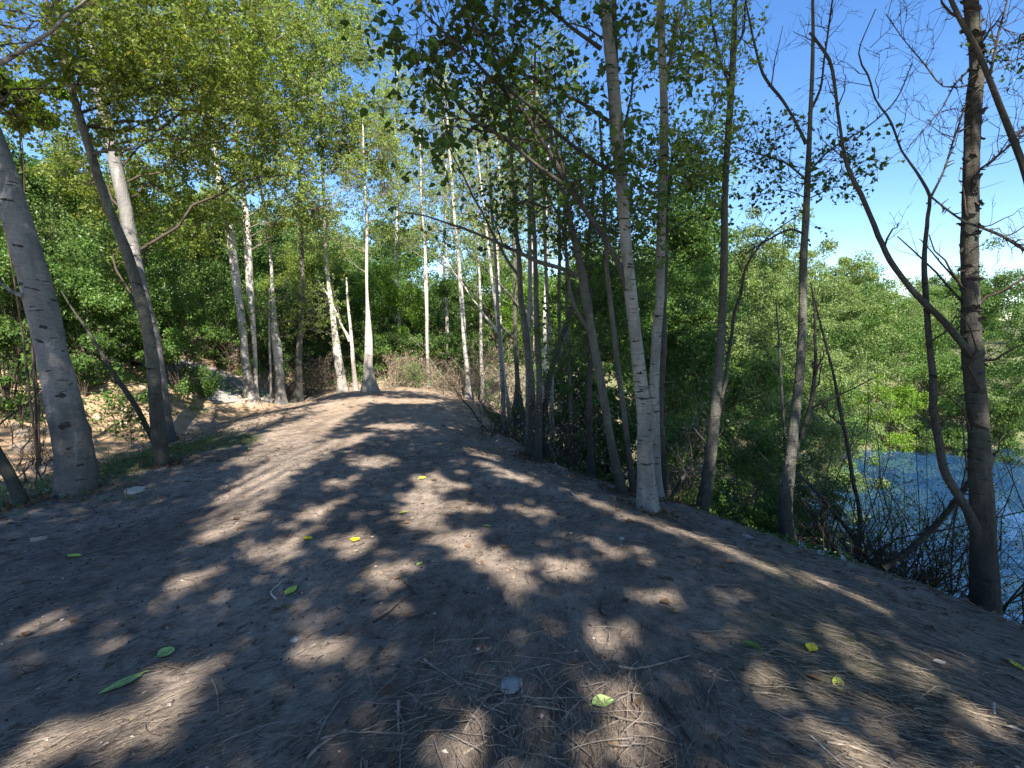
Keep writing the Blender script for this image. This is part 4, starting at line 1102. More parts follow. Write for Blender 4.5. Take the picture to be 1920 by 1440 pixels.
gbrush('dry_bush', 'green shoots in front of the large dry bush', 775, 735, 14.6, 55, 30, 306, mat='twig_tan', leaf='leaf_shrub', group=g5, stems=16, nleaf=3)
gbrush('dry_bush', 'dry tangle on the far bank beneath the overhanging shrub', 380, 668, 15.2, 60, 100, 307, mat='twig_tan', leaf='leaf_dry', group=g5, stems=36, nleaf=2)
gbrush('dry_bush', 'sparse dry twigs hanging off the shoulder by the clump', 940, 800, 9.6, 80, 60, 308, mat='twig_dark', group=g5, stems=16)
gbrush('dry_bush', 'brown brush mass between clump and short hidden trunk', 1070, 860, 8.0, 130, 80, 309, mat='twig_dark', leaf='leaf_dry', group=g5, stems=30, nleaf=1)
gbrush('dry_bush', 'brown twiggy brush behind the forked birches', 1280, 900, 9.0, 190, 90, 310, mat='twig_tan', leaf='leaf_dry', group=g5, stems=30, nleaf=1)
g6 = 'bare dark bushes at the water edge'
for k_, (px, py, Y, hp, sp, ln, lab) in enumerate([
        (1540, 1060, 6.4, 250, 70, (0, 0), 'bare dark bush right of the tall slim trunk'),
        (1625, 1080, 6.8, 260, 70, (0.1, 0), 'bare dark bush crossing the thin curved sapling'),
        (1700, 1100, 6.4, 240, 80, (-0.1, 0), 'bare dark bush before the middle of the open water'),
        (1770, 1120, 6.0, 230, 60, (-0.2, 0), 'bare dark bush just left of the massive trunk'),
        (1905, 1130, 5.2, 300, 60, (0.2, 0), 'leafy dark bush right of the massive trunk'),
        (1660, 1090, 5.6, 120, 80, (0.3, 0), 'low bare tangle along the brow before the water'),
        (1740, 1120, 5.6, 190, 90, (0.1, 0), 'dense dark tangle between fallen log and massive trunk'),
        (1690, 1100, 6.0, 150, 80, (-0.3, 0), 'dense low tangle under the leaning log')]):
    gbrush('bare_bush', lab, px, py, Y, hp, sp, 320 + k_, group=g6, stems=20, lean=ln, leaf='leaf_dark' if k_ != 2 else None, nleaf=1, lsize=0.03, r=0.012, sub=5)
g7 = 'dead twiggy bushes on the left bank'
gbrush('bare_bush', 'dead black twigs arching left of the thick birch', 60, 900, 6.4, 110, 90, 340, group=g7, stems=12, r=0.01)
gbrush('bare_bush', 'sparse twigs low on the sandy bank by the left pair', 225, 800, 8.6, 60, 70, 341, group=g7, stems=10, leaf='leaf_dark', nleaf=1, lsize=0.035)
gbrush('bare_bush', 'leafy dead twigs on the sandy bank at the left edge', 20, 800, 7.4, 90, 110, 342, group=g7, stems=12, leaf='leaf_shrub', nleaf=1)


# the fallen log over the water
def log(name, label, pts, Y, mat, seed, cat='log', S=12):
    lp = [(*at(px, py, Y + dy), wid(w, px, py, Y + dy)) for (px, py, w, dy) in pts]
    org = np.array(lp[0][:3])
    root = thing(name, label, cat, org)
    a = Acc(); a.add(*trunk_mesh(catmull(lp, 0.08), S, 0.08, 0, 2, seed)); a.build('stem', mat, root, org)
    P = resample(catmull(lp, 0.08), 10)
    rg = np.random.default_rng(seed)
    C, CR = grow(rg, P[None, :, :3], P[None, :, 3], 6, 0.35, (0.6, 1.2), (0.1, 1), 0.1, rmax=0.01)
    a = Acc(); a.add(*tubes(C, CR, 4)); o = a.build('twigs', 'twig_dark', root, org); o['kind'] = 'stuff'


log('fallen_log', 'dark log leaning over the pond left of the massive trunk', [(1655, 1065, 14, 0), (1700, 1035, 15, 0), (1750, 990, 14, 0), (1800, 930, 12, -0.1), (1815, 905, 10, -0.2)], 5.2, 'bark_dark', 401)
log('fallen_branch', 'bent dead branch sloping down past the tall slim trunk', [(1492, 885, 7, 0), (1530, 920, 8, 0), (1565, 965, 8, 0), (1600, 1010, 9, 0), (1650, 1075, 9, 0), (1720, 1120, 7, 0)], 6.6, 'bark_grey', 402)
log('fallen_branch', 'pale dead branch reaching across brush behind the forked birches', [(1255, 940, 8, 0), (1290, 880, 6, 0), (1330, 850, 5, 0), (1300, 800, 4, 0.2)], 7.0, 'bark_grey', 403)
for lab, pts, Y in (('dead branch lying down the shoulder, upper one of three', [(880, 722, 5, 0), (905, 760, 6, -1.2), (930, 800, 6, -2.6)], 13.2),
                    ('dead branch lying down the shoulder, middle one of three', [(850, 728, 4, 0), (880, 765, 5, -1.6), (915, 812, 6, -3.2)], 12.8),
                    ('dead branch lying down the shoulder, lowest one of three', [(905, 745, 4, 0), (935, 790, 5, -1.6), (965, 815, 5, -2.6)], 12.0)):
    lp = [ground(a_, b_) for a_, b_, _, _ in pts]  # dark stems laid on the ground stand in for cast trunk shadows
    pr = np.array([(*p_, 0.018) for p_ in lp]); pr[:, 2] += 0.02
    root = thing('fallen_branch', lab, 'branch', pr[0, :3], 'dead branches on the shoulder')
    a = Acc(); V_, F_ = trunk_mesh(catmull(pr, 0.1), 7, 0.1, 0, 0, 5)
    a.add(V_, F_); a.build('stem', 'bark_dark', root, pr[0, :3])

# ------------------------------------------------------------------ the trees overhead and behind: their shade dapples the track
LIT = [(300, 1320, 130, 42, -38), (120, 1400, 120, 42, -20), (525, 1030, 62, 20, -22), (665, 1020, 46, 22, 0), (790, 960, 44, 40, 10), (735, 1072, 56, 28, -15),
       (875, 1030, 62, 28, 30), (960, 1085, 50, 34, 60), (1060, 1068, 55, 24, 0), (1140, 1190, 52, 22, 0), (1150, 1300, 60, 24, 40), (460, 940, 110, 22, -28),
       (520, 880, 120, 22, -26), (540, 830, 110, 18, -22), (580, 795, 110, 14, -18), (600, 762, 120, 9, -8), (700, 866, 44, 11, 0), (820, 905, 48, 14, 10),
       (875, 950, 54, 11, 5), (355, 1090, 42, 18, -20), (100, 1165, 75, 16, -20), (190, 1215, 70, 16, -20), (850, 1410, 75, 36, -10), (1190, 1400, 100, 34, 10),
       (950, 886, 60, 6, 20), (1130, 950, 70, 7, 22), (1290, 1005, 110, 9, 20), (1490, 1080, 150, 12, 18), (1700, 1150, 120, 8, 15), (1480, 1330, 120, 16, 40),
       (1760, 1290, 130, 12, 25), (600, 1220, 56, 22, 0), (1150, 1030, 60, 12, 15), (1600, 1400, 90, 20, 30), (900, 850, 40, 6, 15), (560, 760, 70, 8, 0), (760, 752, 70, 5, 0), (640, 905, 50, 9, -12),
       (430, 990, 70, 14, -22), (590, 960, 60, 12, -22), (640, 830, 60, 9, -15), (480, 790, 60, 9, -15), (1230, 1120, 50, 12, 15), (1380, 1230, 50, 12, 30), (640, 1400, 50, 16, -20), (1620, 1230, 80, 8, 22), (1850, 1350, 70, 12, 30), (740, 800, 50, 6, 0), (1370, 1110, 60, 9, 15), (1000, 960, 50, 8, 12)]
lit_g = []
c_, s_ = math.cos(PITCH), math.sin(PITCH)


def lit_mask(G):
    """1 where a shadow-casting leaf would darken a place the photograph shows in the sun"""
    z = H(G[:, 0], G[:, 1], False)
    X = G[:, 0]; Yd = G[:, 1]; Z = z - EYE
    dep = Yd * c_ - Z * s_; vert = Yd * s_ + Z * c_
    dep = np.maximum(dep, 0.3)
    px = 960 + FPX * X / dep; py = 720 - FPX * vert / dep
    m_ = np.zeros(len(G))
    for (cx, cy, rx, ry, ang) in LIT:
        a = math.radians(ang); dx = px - cx; dy = py - cy
        u = (dx * math.cos(a) + dy * math.sin(a)) / (rx * 1.03); v = (-dx * math.sin(a) + dy * math.cos(a)) / (ry * 1.06)
        m_ = np.maximum(m_, sstep(1.5, 0.75, np.sqrt(u * u + v * v)))
    return m_


def overhead():
    rg = np.random.default_rng(55)
    over = [('left', (-6.3, -3.0)), ('mid', (-1.5, -5.5)), ('right', (3.9, -3.5)), ('far right', (5.2, 0.2)), ('far left', (-6.2, -0.6)), ('back', (1.6, -9.0))]
    labs = {'left': 'overhead birch behind the viewer on the left side of the track', 'mid': 'overhead birch behind the viewer in the middle of the track', 'right': 'overhead birch behind the viewer on the pond side',
            'far right': 'overhead tree beside the viewer on the pond side', 'far left': 'overhead tree beside the viewer on the sandy bank', 'back': 'tallest overhead birch farthest behind the viewer'}
    nC = 2500
    gxy = np.stack([rg.uniform(-6.2, 7.5, nC), rg.uniform(0.2, 13.6, nC), np.zeros(nC)], 1)
    gxy = gxy[(gxy[:, 0] > -5.0) | (gxy[:, 1] < 5.5) | ((gxy[:, 1] < 9.5) & (gxy[:, 0] > -5.7))]; nC = len(gxy)
    # left bank and the far end stay in the sun
    hgt = rg.uniform(6.6, 10.0, nC) + 0.10 * gxy[:, 1]
    C = gxy + SUN[None] * (hgt / SUN[2])[:, None]
    px_l = 58
    idx = np.repeat(np.arange(nC), px_l)
    P = C[idx] + rg.normal(size=(len(idx), 3)) * np.array([0.34, 0.34, 0.22])
    G = P - SUN[None] * (P[:, 2] / SUN[2])[:, None]
    zg = H(G[:, 0], G[:, 1], False)
    G = P - SUN[None] * ((P[:, 2] - zg) / SUN[2])[:, None]
    m_ = lit_mask(G)
    keep = rg.random(len(P)) > m_ * 1.05
    # extra sparse above the streaky left part of the track
    P = P[keep]; idx = idx[keep]
    # nothing may hang into the picture
    inframe = (P[:, 1] > 0.2) & ((P[:, 2] - EYE) / np.maximum(P[:, 1], 0.2) < 0.76)
    P = P[~inframe]; idx = idx[~inframe]
    base = np.array([b for _, b in over])
    who = np.argmin(np.linalg.norm(C[:, None, :2] - base[None] - np.array([0, 1.5])[None, None], axis=2) + rg.uniform(0, 1.5, (nC, len(over))), axis=1)
    for k, (nm, b) in enumerate(over):
        gz = float(H(b[0], b[1]))
        org = np.array([b[0], b[1], gz])
        root = thing('birch_tree', labs[nm], 'tree', org, 'trees whose crowns shade the track')
        hh = 11.0
        pr = [(b[0], b[1], gz - 0.15, 0.19), (b[0] + 0.1, b[1] + 0.1, gz + 2, 0.15), (b[0] - 0.05, b[1] + 0.3, gz + 5, 0.12), (b[0] + 0.05, b[1] + 0.5, gz + 8, 0.08), (b[0], b[1] + 0.6, hh, 0.03)]
        sm = catmull(pr, 0.15)
        a = Acc(); a.add(*trunk_mesh(sm, 14, 0.06, 0.5, 5, 60 + k)); a.build('trunk', 'bark_birch', root, org)
        mine = np.nonzero(who == k)[0]
        sel = mine[::4]
        if len(sel) == 0:
            continue
        T = C[sel]; tr = resample(sm, 30)
        hor = np.linalg.norm(T[:, :2] - np.array(b)[None], axis=1)
        z0 = np.clip(T[:, 2] - 0.55 * hor, 3.5, 10.0)
        s0 = np.stack([np.interp(z0, tr[:, 2], tr[:, c]) for c in range(3)], 1)
        s = np.linspace(0, 1, 8)[None, :, None]
        mid = (s0 + T) / 2 + np.array([0, 0, 0.5]); B = s0[:, None] * (1 - s) ** 2 + mid[:, None] * 2 * s * (1 - s) + T[:, None] * s ** 2
        el = (B[:, :, 2] - EYE) / np.maximum(B[:, :, 1], 0.2)
        bad = ((B[:, :, 1] > 0.2) & (el < 0.78)).any(1)
        B = B[~bad]
        a = Acc(); a.add(*tubes(B, np.full((len(B), 1), 0.022) * np.linspace(1, 0.3, 8)[None], 5))
        o = a.build('branchwork', 'twig_dark', root, org); o['kind'] = 'stuff'
        q = np.isin(idx, mine)
        a = Acc(); a.add(*leaves(rg, P[q], unit(rg.normal(size=(q.sum(), 3))), 0.14, var=0.3, wr=0.4)); o = a.build('foliage', 'leaf_olive', root, org, False); o['kind'] = 'stuff'


overhead()

# ------------------------------------------------------------------ stones set in the sandy bank (pieces of the ground)
def rock_mesh(seed, flat=0.6):
    rg = np.random.default_rng(seed)
    n, k = 10, 7
    V = []
    for i in range(k):
        th = math.pi * (i + 0.02) / (k - 1 + 0.04)
        for j in range(n):
            ph = 2 * math.pi * j / n
            d = np.array([math.sin(th) * math.cos(ph), math.sin(th) * math.sin(ph), math.cos(th)])
            r = 1 + 0.55 * vnoise(np.array(d[0] * 1.5 + seed * 7.3 + 30), np.array(d[1] * 1.5 + d[2] * 2.1 + 30)) + 0.25 * vnoise(np.array(d[0] * 4 + seed + 50), np.array(d[1] * 4 + d[2] * 5 + 50))
            V.append(d * r * np.array([1, 1, flat]))
    F = [(i * n + j, i * n + (j + 1) % n, (i + 1) * n + (j + 1) % n, (i + 1) * n + j) for i in range(k - 1) for j in range(n)]
    return mesh_from('stone', np.array(V), np.array(F)[:, ::-1], None, True)


rocks = []
for sd in range(6):
    me = rock_mesh(sd + 1); me.materials.append(M['stone_tan']); rocks.append(me)
rg = np.random.default_rng(77)
cnt = 0
while cnt < 70:
    y = rg.uniform(5.2, 13.5); x = rg.uniform(-10.5, -6.0)
    if 960 + x / y * 1000 < -60:
        continue
    z = float(H(x, y)); r = rg.uniform(0.05, 0.22) * (0.6 + 0.4 * rg.random())
    o = bpy.data.objects.new('stone', rocks[cnt % 6]); COL.objects.link(o); o.parent = ground_o
    o.location = (x, y, z - r * 0.22); o.scale = (r * rg.uniform(0.8, 1.4), r * rg.uniform(0.7, 1.2), r); o.rotation_euler = (rg.uniform(-0.3, 0.3), rg.uniform(0.0, 0.5), rg.uniform(0, 6.28))
    cnt += 1
# low sprigs on the bank and green ground cover: nobody could count it
def cover(name, label, xy, mat, size, seed, h=0.08, per=8, wr=0.36, upd=0.8):
    rg = np.random.default_rng(seed)
    z = H(xy[:, 0], xy[:, 1]); p = np.column_stack([xy, z])
    idx = np.repeat(np.arange(len(p)), per)
    P = p[idx] + rg.normal(size=(len(idx), 3)) * np.array([h, h, 0]); P[:, 2] = H(P[:, 0], P[:, 1]) + rg.uniform(0, h, len(idx))
    d = unit(rg.normal(size=P.shape) + np.array([0, 0, upd]))
    a = Acc(); a.add(*leaves(rg, P, d, size, wr=wr, up=0.5 if upd < 1 else 0)); o = a.build(name, mat, smooth=False)
    o['label'] = label; o['category'] = 'ground cover'; o['kind'] = 'stuff'


rg = np.random.default_rng(81)
xy = np.stack([rg.uniform(-11, -6.1, 900), rg.uniform(5, 14, 900)], 1)
xy = xy[vnoise(xy[:, 0] * 1.5, xy[:, 1] * 1.5) > 0.04]
cover('bank_sprigs', 'small dark leafy sprigs scattered over the sandy bank', xy, 'leaf_shrub', 0.05, 1, 0.1, 10)
xy = np.stack([rg.normal(-4.8, 0.55, 380), rg.normal(7.1, 0.9, 380)], 1)
cover('moss_cover', 'short mossy green growth around the feet of the left pair', xy, 'leaf_deep', 0.022, 2, 0.07, 6)
xy = np.concatenate([np.stack([rg.normal(-5.2, 0.5, 110), rg.normal(6.8, 1.0, 110)], 1), np.stack([rg.normal(-4.9, 0.5, 120), rg.normal(5.3, 0.35, 120)], 1)])
cover('grass_tufts', 'thin grass tufts around the trunks on the left edge', xy, 'leaf_deep', 0.085, 7, 0.07, 6, 0.05, 1.6)
yy = rg.uniform(4.5, 14, 2600); xx = np.interp(yy, BROW_Y, BROW_X) + rg.uniform(0.5, 3.6, 2600)
cover('bank_undergrowth', 'dark leafy undergrowth down the bank above the pond', np.stack([xx, yy], 1), 'leaf_deep', 0.05, 3, 0.16, 14)
xx = rg.uniform(-12, 3, 1500); yy = rg.uniform(15.5, 24, 1500)
cover('woodland_floor_growth', 'low green growth on the woodland floor at the far end', np.stack([xx, yy], 1), 'leaf_shrub', 0.07, 4, 0.2, 10)


# ------------------------------------------------------------------ litter on the track
def litter(name, label, mat, n, ln, rad, seed, xr, yr, aim=None, dens=None, lift=0.004, K=4, bend=0.25):
    rg = np.random.default_rng(seed)
    y = yr[0] + (yr[1] - yr[0]) * rg.random(n) ** 1.7; x = rg.uniform(*xr, n)
    if dens is not None:
        k = rg.random(n) < dens(x, y); x = x[k]; y = y[k]
    n = len(x)
    a = rg.uniform(0, 2 * np.pi, n) if aim is None else aim(x, y) + rg.normal(size=n) * 0.35
    L = ln * rg.uniform(0.3, 1.4, n)
    s = np.linspace(-0.5, 0.5, K)[None]
    cv = rg.normal(size=n) * bend
    X = x[:, None] + (np.cos(a)[:, None] * s - np.sin(a)[:, None] * s ** 2 * cv[:, None]) * L[:, None]
    Y = y[:, None] + (np.sin(a)[:, None] * s + np.cos(a)[:, None] * s ** 2 * cv[:, None]) * L[:, None]
    if K >= 6:
        kx = rg.normal(size=(n, K)) * L[:, None] * 0.018; ky = rg.normal(size=(n, K)) * L[:, None] * 0.018
        X = X + kx; Y = Y + ky
    Z = H(X, Y) + lift + rg.random((n, 1)) * lift * 2 + np.abs(rg.normal(size=(n, 1))) * s * L[:, None] * 0.10
    P = np.stack([X, Y, Z], -1)
    R = (rad * rg.uniform(0.4, 1.5, n))[:, None] * np.linspace(1, 0.5, K)[None]
    ac = Acc(); ac.add(*tubes(P, R, 3)); o = ac.build(name, mat)
    o['label'] = label; o['category'] = 'litter'; o['kind'] = 'stuff'


def aim_f(x, y):
    return np.where(x < -0.3, 0.75, np.where(x > 0.9, -0.75 + 0 * x, 1.4))


dR = lambda x, y: np.clip(0.15 + 0.9 * sstep(0.6, 2.0, x) * sstep(5.0, 2.0, y) + 0.35 * sstep(3.0, 1.8, y), 0, 1)
litter('dry_straw', 'matted dry straw and roots trodden into the near ground', 'straw', 34000, 0.10, 0.0011, 1, (-3.6, 4.2), (1.5, 6.0), aim_f, dR)
litter('fine_needles', 'fine dark fibres matted over the earth of the track', 'stick_dark', 26000, 0.06, 0.0011, 2, (-4.4, 3.4), (1.5, 8.0), aim_f)
dC = lambda x, y: sstep(0.85, 0.1, np.abs(x - 0.05) * 0.9) * sstep(2.9, 2.0, y)
litter('twig_tangle', 'tangle of thin grey twigs in the centre foreground', 'stick', 1700, 0.22, 0.0024, 3, (-1.1, 1.3), (1.5, 3.2), None, dC, 0.012, 6, 0.22)
dB = lambda x, y: 0.25 + 0.75 * sstep(0.5, 1.5, x) * sstep(4.2, 2.5, y)
litter('twig_scatter', 'thin dead twigs scattered over the right slope of the track', 'stick', 1300, 0.22, 0.0022, 4, (-2.5, 4.0), (1.5, 7.0), aim_f, dB, 0.008, 6, 0.25)
litter('dark_twig_scatter', 'small dark twigs strewn over the earth', 'stick_dark', 900, 0.12, 0.002, 5, (-4.6, 3.2), (1.5, 9.0), None, None, 0.006, 5, 0.6)


def chips(name, label, mat, n, size, seed, xr, yr, dens=None):
    rg = np.random.default_rng(seed)
    y = yr[0] + (yr[1] - yr[0]) * rg.random(n) ** 1.5; x = rg.uniform(*xr, n)
    if dens is not None:
        k = rg.random(n) < dens(x, y); x = x[k]; y = y[k]
    P = np.stack([x, y, H(x, y) + 0.004], 1)
    d = unit(rg.normal(size=P.shape) * np.array([1, 1, 0.15]))
    a = Acc(); a.add(*leaves(rg, P, d, size, up=6, var=0.6, cup=0.12)); o = a.build(name, mat, smooth=False)
    o['label'] = label; o['category'] = 'litter'; o['kind'] = 'stuff'


litter('long_straw', 'long pale straw and dead grass stems down the right slope', 'straw', 6000, 0.20, 0.0016, 6, (0.3, 4.2), (1.5, 5.5), aim_f, lambda x, y: np.clip(sstep(0.7, 1.8, x) * (0.25 + (vnoise(x * 1.7, y * 1.7 + 3) > 0)), 0, 1), 0.008, 6, 0.3)
chips('pale_chips', 'tiny pale chips and petals specking the track', 'chip', 900, 0.017, 1, (-4.6, 3.6), (1.5, 9))
chips('brown_leaf_crumbs', 'crumbled brown leaf bits over the track', 'leaf_dry', 3200, 0.02, 2, (-4.8, 4), (1.5, 11))
M['leaf_brown'] = leaf_mat('leaf_brown', (0.07, 0.042, 0.025), (0.14, 0.085, 0.05), (0.26, 0.18, 0.09), 0.1, 0.8)
def edge_d(x, y):
    bx = np.interp(y, BROW_Y, BROW_X)
    return np.clip(np.exp(-((x - bx + 0.2) / 0.5) ** 2) + np.exp(-((x + 4.9) / 0.7) ** 2) + 0.25 * (vnoise(x * 2, y * 2) > 0.2) + 0.05, 0, 1)
chips('brown_leaf_litter', 'curled brown leaves gathered along the edges of the track', 'leaf_brown', 12000, 0.05, 5, (-6.2, 4.4), (1.5, 13), edge_d)
bx_ = []
for o_ in list(bpy.data.objects):
    if o_.get('category') == 'tree' and o_.type == 'EMPTY' and 1 < o_.location.y < 13:
        n_ = 70; a_ = np.random.default_rng(int(o_.location.y * 100)); th = a_.uniform(0, 6.28, n_); rr_ = 0.10 + np.abs(a_.normal(size=n_)) * 0.16
        bx_.append(np.stack([o_.location.x + np.cos(th) * rr_, o_.location.y + np.sin(th) * rr_], 1))
cover('foot_litter', 'brown leaves and bits heaped round the feet of the trunks', np.concatenate(bx_), 'leaf_brown', 0.045, 9, 0.02, 2, 0.34, 0.3)
# small earth crumbs and pebbles in the near ground
cr = np.random.default_rng(9)
n = 5000
y = 1.5 + 6 * cr.random(n) ** 1.6; x = cr.uniform(-4.2, 3.6, n); r = 0.004 + 0.010 * cr.random(n) ** 3
octa = np.array([(1, 0, 0), (0, 1, 0), (-1, 0, 0), (0, -1, 0), (0, 0, 1.0)]) 
V = np.stack([x, y, H(x, y)], 1)[:, None] + octa[None] * r[:, None, None] * cr.uniform(0.6, 1.3, (n, 5, 1))
F = (np.arange(n)[:, None, None] * 5 + np.array([(0, 1, 4, 4), (1, 2, 4, 4), (2, 3, 4, 4), (3, 0, 4, 4)])[None])[:, :, :3].reshape(-1, 3)
o = bpy.data.objects.new('earth_crumbs', mesh_from('earth_crumbs', V.reshape(-1, 3), F, 'stick_dark', False)); COL.objects.link(o)
tag(o, 'loose earth crumbs and grit on the near track', 'grit', kind='stuff')


# ---- single leaves one can point to
def surf(px, py):
    return ground(px, py)


def fallen(label, px, py, lpx, wratio, ang, mat, curl=0.12, shape='oval'):
    p = surf(px, py); dist = np.linalg.norm(p - np.array([0, 0, EYE]))
    L = lpx / FPX * dist * 0.9
    xs = np.linspace(0, 1, 9)
    V = []
    for x_ in xs:
        w_ = (math.sin(math.pi * x_ ** (0.8 if shape == 'oval' else 0.9)) ** (0.8 if shape == 'oval' else 0.5)) * wratio * 0.5
        for j in (-1, -0.5, 0, 0.5, 1):
            V.append(((x_ - 0.5) * L, j * w_ * L * (1 + 0.05 * math.sin(x_ * 40)), (abs(j) * curl * w_ * 2 + curl * 1.2 * (x_ - 0.5) ** 2) * L))
    F = [(i * 5 + j, i * 5 + j + 1, i * 5 + j + 6, i * 5 + j + 5) for i in range(8) for j in range(4)]
    root = thing('fallen_leaf', label, 'leaf', p + np.array([0, 0, 0.010]), 'fallen leaves on the track')
    e = 0.02; gx_ = (float(H(p[0] + e, p[1])) - float(H(p[0] - e, p[1]))) / (2 * e); gy_ = (float(H(p[0], p[1] + e)) - float(H(p[0], p[1] - e))) / (2 * e)
    q = Vector((-gx_, -gy_, 1)).to_track_quat('Z', 'Y')
    root.rotation_mode = 'QUATERNION'
    from mathutils import Quaternion
    root.rotation_quaternion = q @ Quaternion((0, 0, 1), math.radians(ang))
    # the blade lies on a slope that may differ: keep it clear of the soil
    V = np.array(V)
    V2 = V.copy(); V2[:, 2] -= 0.0012
    a = Acc(); a.add(V, np.array(F)); a.add(V2, np.array(F)[:, ::-1]); b = a.build('blade', mat, root)
    P = np.array([[(-0.62 * L, 0.02 * L, 0.012 * L + 0.004), (-0.45 * L, 0, 0.05 * L + 0.002), (0, 0, 0.004 + 0.01 * L), (0.42 * L, 0, 0.03 * L + 0.002)]])
    a = Acc(); a.add(*tubes(P, np.array([[0.0012, 0.0012, 0.0009, 0.0005]]) * (1 + L * 4), 5)); a.build('stalk', mat, root)
    return root


fallen('bright lime oval leaf beside a forked twig', 546, 1110, 34, 0.5, 62, 'fallen_lime')
fallen('round pale green leaf on shaded earth at the left', 312, 1227, 26, 0.85, 20, 'fallen_green', shape='round')
fallen('long pointed pale green leaf, largest one at lower left', 228, 1287, 62, 0.34, 28, 'fallen_green')
fallen('small green leaf alone near the left tree', 138, 1045, 24, 0.55, 10, 'fallen_lime')
fallen('yellow leaf at the edge of a sunny patch, left of its twin', 577, 1012, 17, 0.9, 40, 'fallen_yellow', shape='round')
fallen('yellow leaf lying in a sunny patch, right of its twin', 666, 1014, 19, 0.9, -30, 'fallen_yellow', shape='round')
fallen('small yellow green leaf farthest up the track', 792, 898, 17, 0.7, 10, 'fallen_lime', shape='round')
fallen('olive yellow leaf by the sunny patch in mid track', 755, 963, 17, 0.5, 0, 'fallen_lime')
fallen('ragged green leaf in the foreground right of the pale stone', 1130, 1323, 42, 0.6, 8, 'fallen_green', curl=0.3)
fallen('mustard triangular leaf on the right slope', 1522, 1217, 26, 0.7, 40, 'fallen_yellow')
fallen('yellow leaf at the right edge on the slope', 1908, 1252, 34, 0.4, -20, 'fallen_yellow')
fallen('yellowish leaf amid straw on the right slope', 1572, 1287, 36, 0.45, -28, 'fallen_lime')
fallen('pale small leaf in the centre of the track', 786, 1060, 18, 0.5, 10, 'fallen_green')
fallen('faded yellow leaf by the sunny patches right of centre', 912, 988, 18, 0.5, -8, 'fallen_lime')
fallen('pale leaf low on the right slope near the edge', 1762, 1245, 18, 0.6, -50, 'chip')
fallen('white torn leaf at the lower right corner', 1903, 1372, 22, 0.7, 30, 'chip')


# the pale stone and a few smaller ones
def stone(label, px, py, w, seed, mat='stone_pale', flat=0.3):
    p = surf(px, py); dist = np.linalg.norm(p - np.array([0, 0, EYE])); r = w / 2 / FPX * dist
    me = rock_mesh(seed, flat); me.materials.append(M[mat])
    o = bpy.data.objects.new('stone', me); COL.objects.link(o); o.location = tuple(p + np.array([0, 0, r * 0.05])); o.scale = (r, r * 1.15, r)
    tag(o, label, 'stone', 'loose stones on the track')


stone('flat pale blue grey stone among twigs in the centre foreground', 957, 1286, 36, 3)
stone('small pale stone near the lime leaf', 552, 1200, 14, 4)
stone('little rounded stone by the thick birch on the left', 255, 920, 30, 5, 'chip')
stone('pale pebble in the middle of the track', 680, 957, 6, 6, 'chip')
stone('tiny pale stone up the right side of the track', 1165, 1010, 11, 2, 'chip')
stone('pale stone in the straw of the right slope', 1580, 1345, 24, 1, 'chip', 0.25)
stone('brown stone on the dark ground at the far left', 72, 1012, 20, 2, 'stone_tan')
stone('pale stone where the earth meets the slim grey trunk', 1400, 1008, 20, 4, 'stone_pale')


# named sticks
def stick(label, pts, w, mat='stick', seed=0, side=0):
    P = [ground(px, py) for px, py in pts]
    pr = []
    for p in P:
        d = np.linalg.norm(p - np.array([0, 0, EYE])); pr.append((p[0], p[1], p[2], w * 0.36 / FPX * d))
    pr = np.array(pr)
    sm = catmull(pr, 0.025)
    sm[:, 2] = np.maximum(sm[:, 2], H(sm[:, 0], sm[:, 1])) + sm[:, 3] * 0.7 + 0.002
    sm[:, 3] *= np.linspace(1, 0.55, len(sm))
    org = sm[0, :3]
    root = thing('stick', label, 'stick', org, 'sticks lying on the track')
    a = Acc(); a.add(*trunk_mesh(sm, 7, 0.12, 0, 1, seed, 0.002)); a.build('stem', mat, root, org)
    if side:
        rg_ = np.random.default_rng(seed)
        R10 = resample(sm, 8)
        C, CR = grow(rg_, R10[None, :, :3], R10[None, :, 3], side, 0.07, (0.5, 0.9), (0.3, 0.9), 0.1, rmin=0.001)
        for q in range(side):
            a = Acc(); a.add(*tubes(C[q:q + 1], CR[q:q + 1], 4)); a.build('side_twig', mat, root, org)


stick('dark stick running up from lower left at mid foreground', [(700, 1170), (735, 1145), (776, 1113)], 5, 'stick_dark', 1, 2)
stick('short dark stick meeting the tip of the running one', [(776, 1113), (760, 1095), (745, 1082)], 4, 'stick_dark', 2)
stick('thick dark stick in the right foreground', [(1238, 1312), (1268, 1355), (1300, 1400)], 8, 'stick_dark', 3)
stick('pale curving root right of the sunny hump', [(1160, 1252), (1185, 1258), (1225, 1252), (1260, 1240), (1292, 1232)], 6, 'straw', 4, 2)
stick('long stick crossing left of the pale stone', [(868, 1380), (895, 1335), (925, 1298), (958, 1268)], 6, 'stick', 5, 1)
stick('light peeled stub standing right of the pale stone', [(976, 1278), (979, 1295), (982, 1312)], 6, 'chip', 6)
stick('broken light wood piece below the stone', [(868, 1416), (890, 1405), (912, 1394)], 8, 'straw', 7)
stick('upright looking grey stick left of the tangle', [(748, 1318), (747, 1348), (748, 1376)], 8, 'stick', 8)
stick('forked grey twig beside the lime leaf', [(520, 1128), (508, 1112), (527, 1096)], 5, 'chip', 9, 1)
stick('thin pale twig curving left of the tangle', [(398, 1278), (408, 1305), (410, 1345)], 4, 'straw', 10)
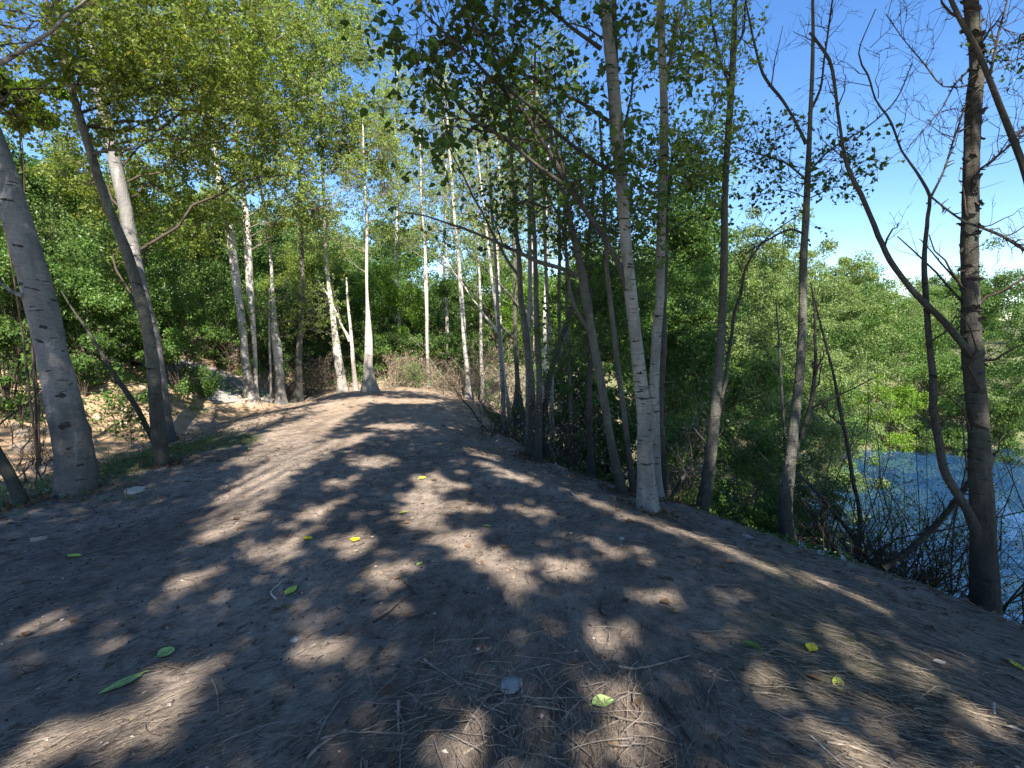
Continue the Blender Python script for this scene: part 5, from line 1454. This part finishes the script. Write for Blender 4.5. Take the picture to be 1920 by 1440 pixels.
stick('long bent grey stick right of the pale stone', [(1008, 1256), (1040, 1300), (1070, 1345), (1075, 1430)], 5, 'stick', 11, 2)
stick('crossing grey stick above the pale stone', [(795, 1240), (830, 1264), (868, 1288)], 6, 'stick', 12, 1)
stick('brown stick right of the crossing grey one', [(880, 1310), (896, 1332), (905, 1345)], 5, 'stick', 13)
stick('leaning grey stick at the bottom left of the tangle', [(575, 1428), (610, 1395), (650, 1372)], 7, 'stick', 14, 1)
stick('slanting grey stick under the tangle at left', [(590, 1400), (610, 1355), (640, 1315)], 6, 'stick', 15)
stick('thin stick on the right slope by the straw', [(1360, 1250), (1385, 1285), (1400, 1310)], 4, 'stick', 16)
stick('pale stick at the foot of the straw patch', [(1410, 1300), (1450, 1302), (1475, 1310)], 5, 'straw', 17)
stick('long straw coloured stem down the right slope', [(1520, 1385), (1580, 1440), (1600, 1462)], 5, 'chip', 18)
stick('grey stick low in the right foreground', [(1550, 1395), (1610, 1410), (1660, 1430)], 6, 'stick', 19, 1)
stick('curved pale stem near the lower right corner', [(1722, 1312), (1760, 1288), (1800, 1300), (1830, 1330)], 4, 'straw', 20)
stick('short white stick at the lower right', [(1862, 1322), (1863, 1335), (1865, 1345)], 6, 'chip', 21)
stick('small dark stick on the sunny earth up the track', [(1072, 925), (1082, 935), (1090, 943)], 3, 'chip', 22)
stick('short root tip poking from the sunny hump', [(1128, 1135), (1125, 1150), (1140, 1158)], 6, 'stick_dark', 23, 2)
stick('grey stick crossing below the pale stone', [(905, 1325), (930, 1335), (955, 1345)], 6, 'stick', 24)
stick('dead twig on the shaded ground at the left', [(240, 990), (255, 982), (262, 978)], 4, 'stick', 25)
stick('thin stick leading toward the green foreground leaf', [(1100, 1380), (1130, 1368), (1165, 1352)], 5, 'stick', 26, 1)
fallen('mossy green tuft like leaf on the right slope', 1408, 1216, 36, 0.5, -50, 'moss', curl=0.3)
print('tris total', sum(len(o.data.polygons) * 2 for o in {o.data: o for o in bpy.data.objects if o.type == 'MESH'}.values()))
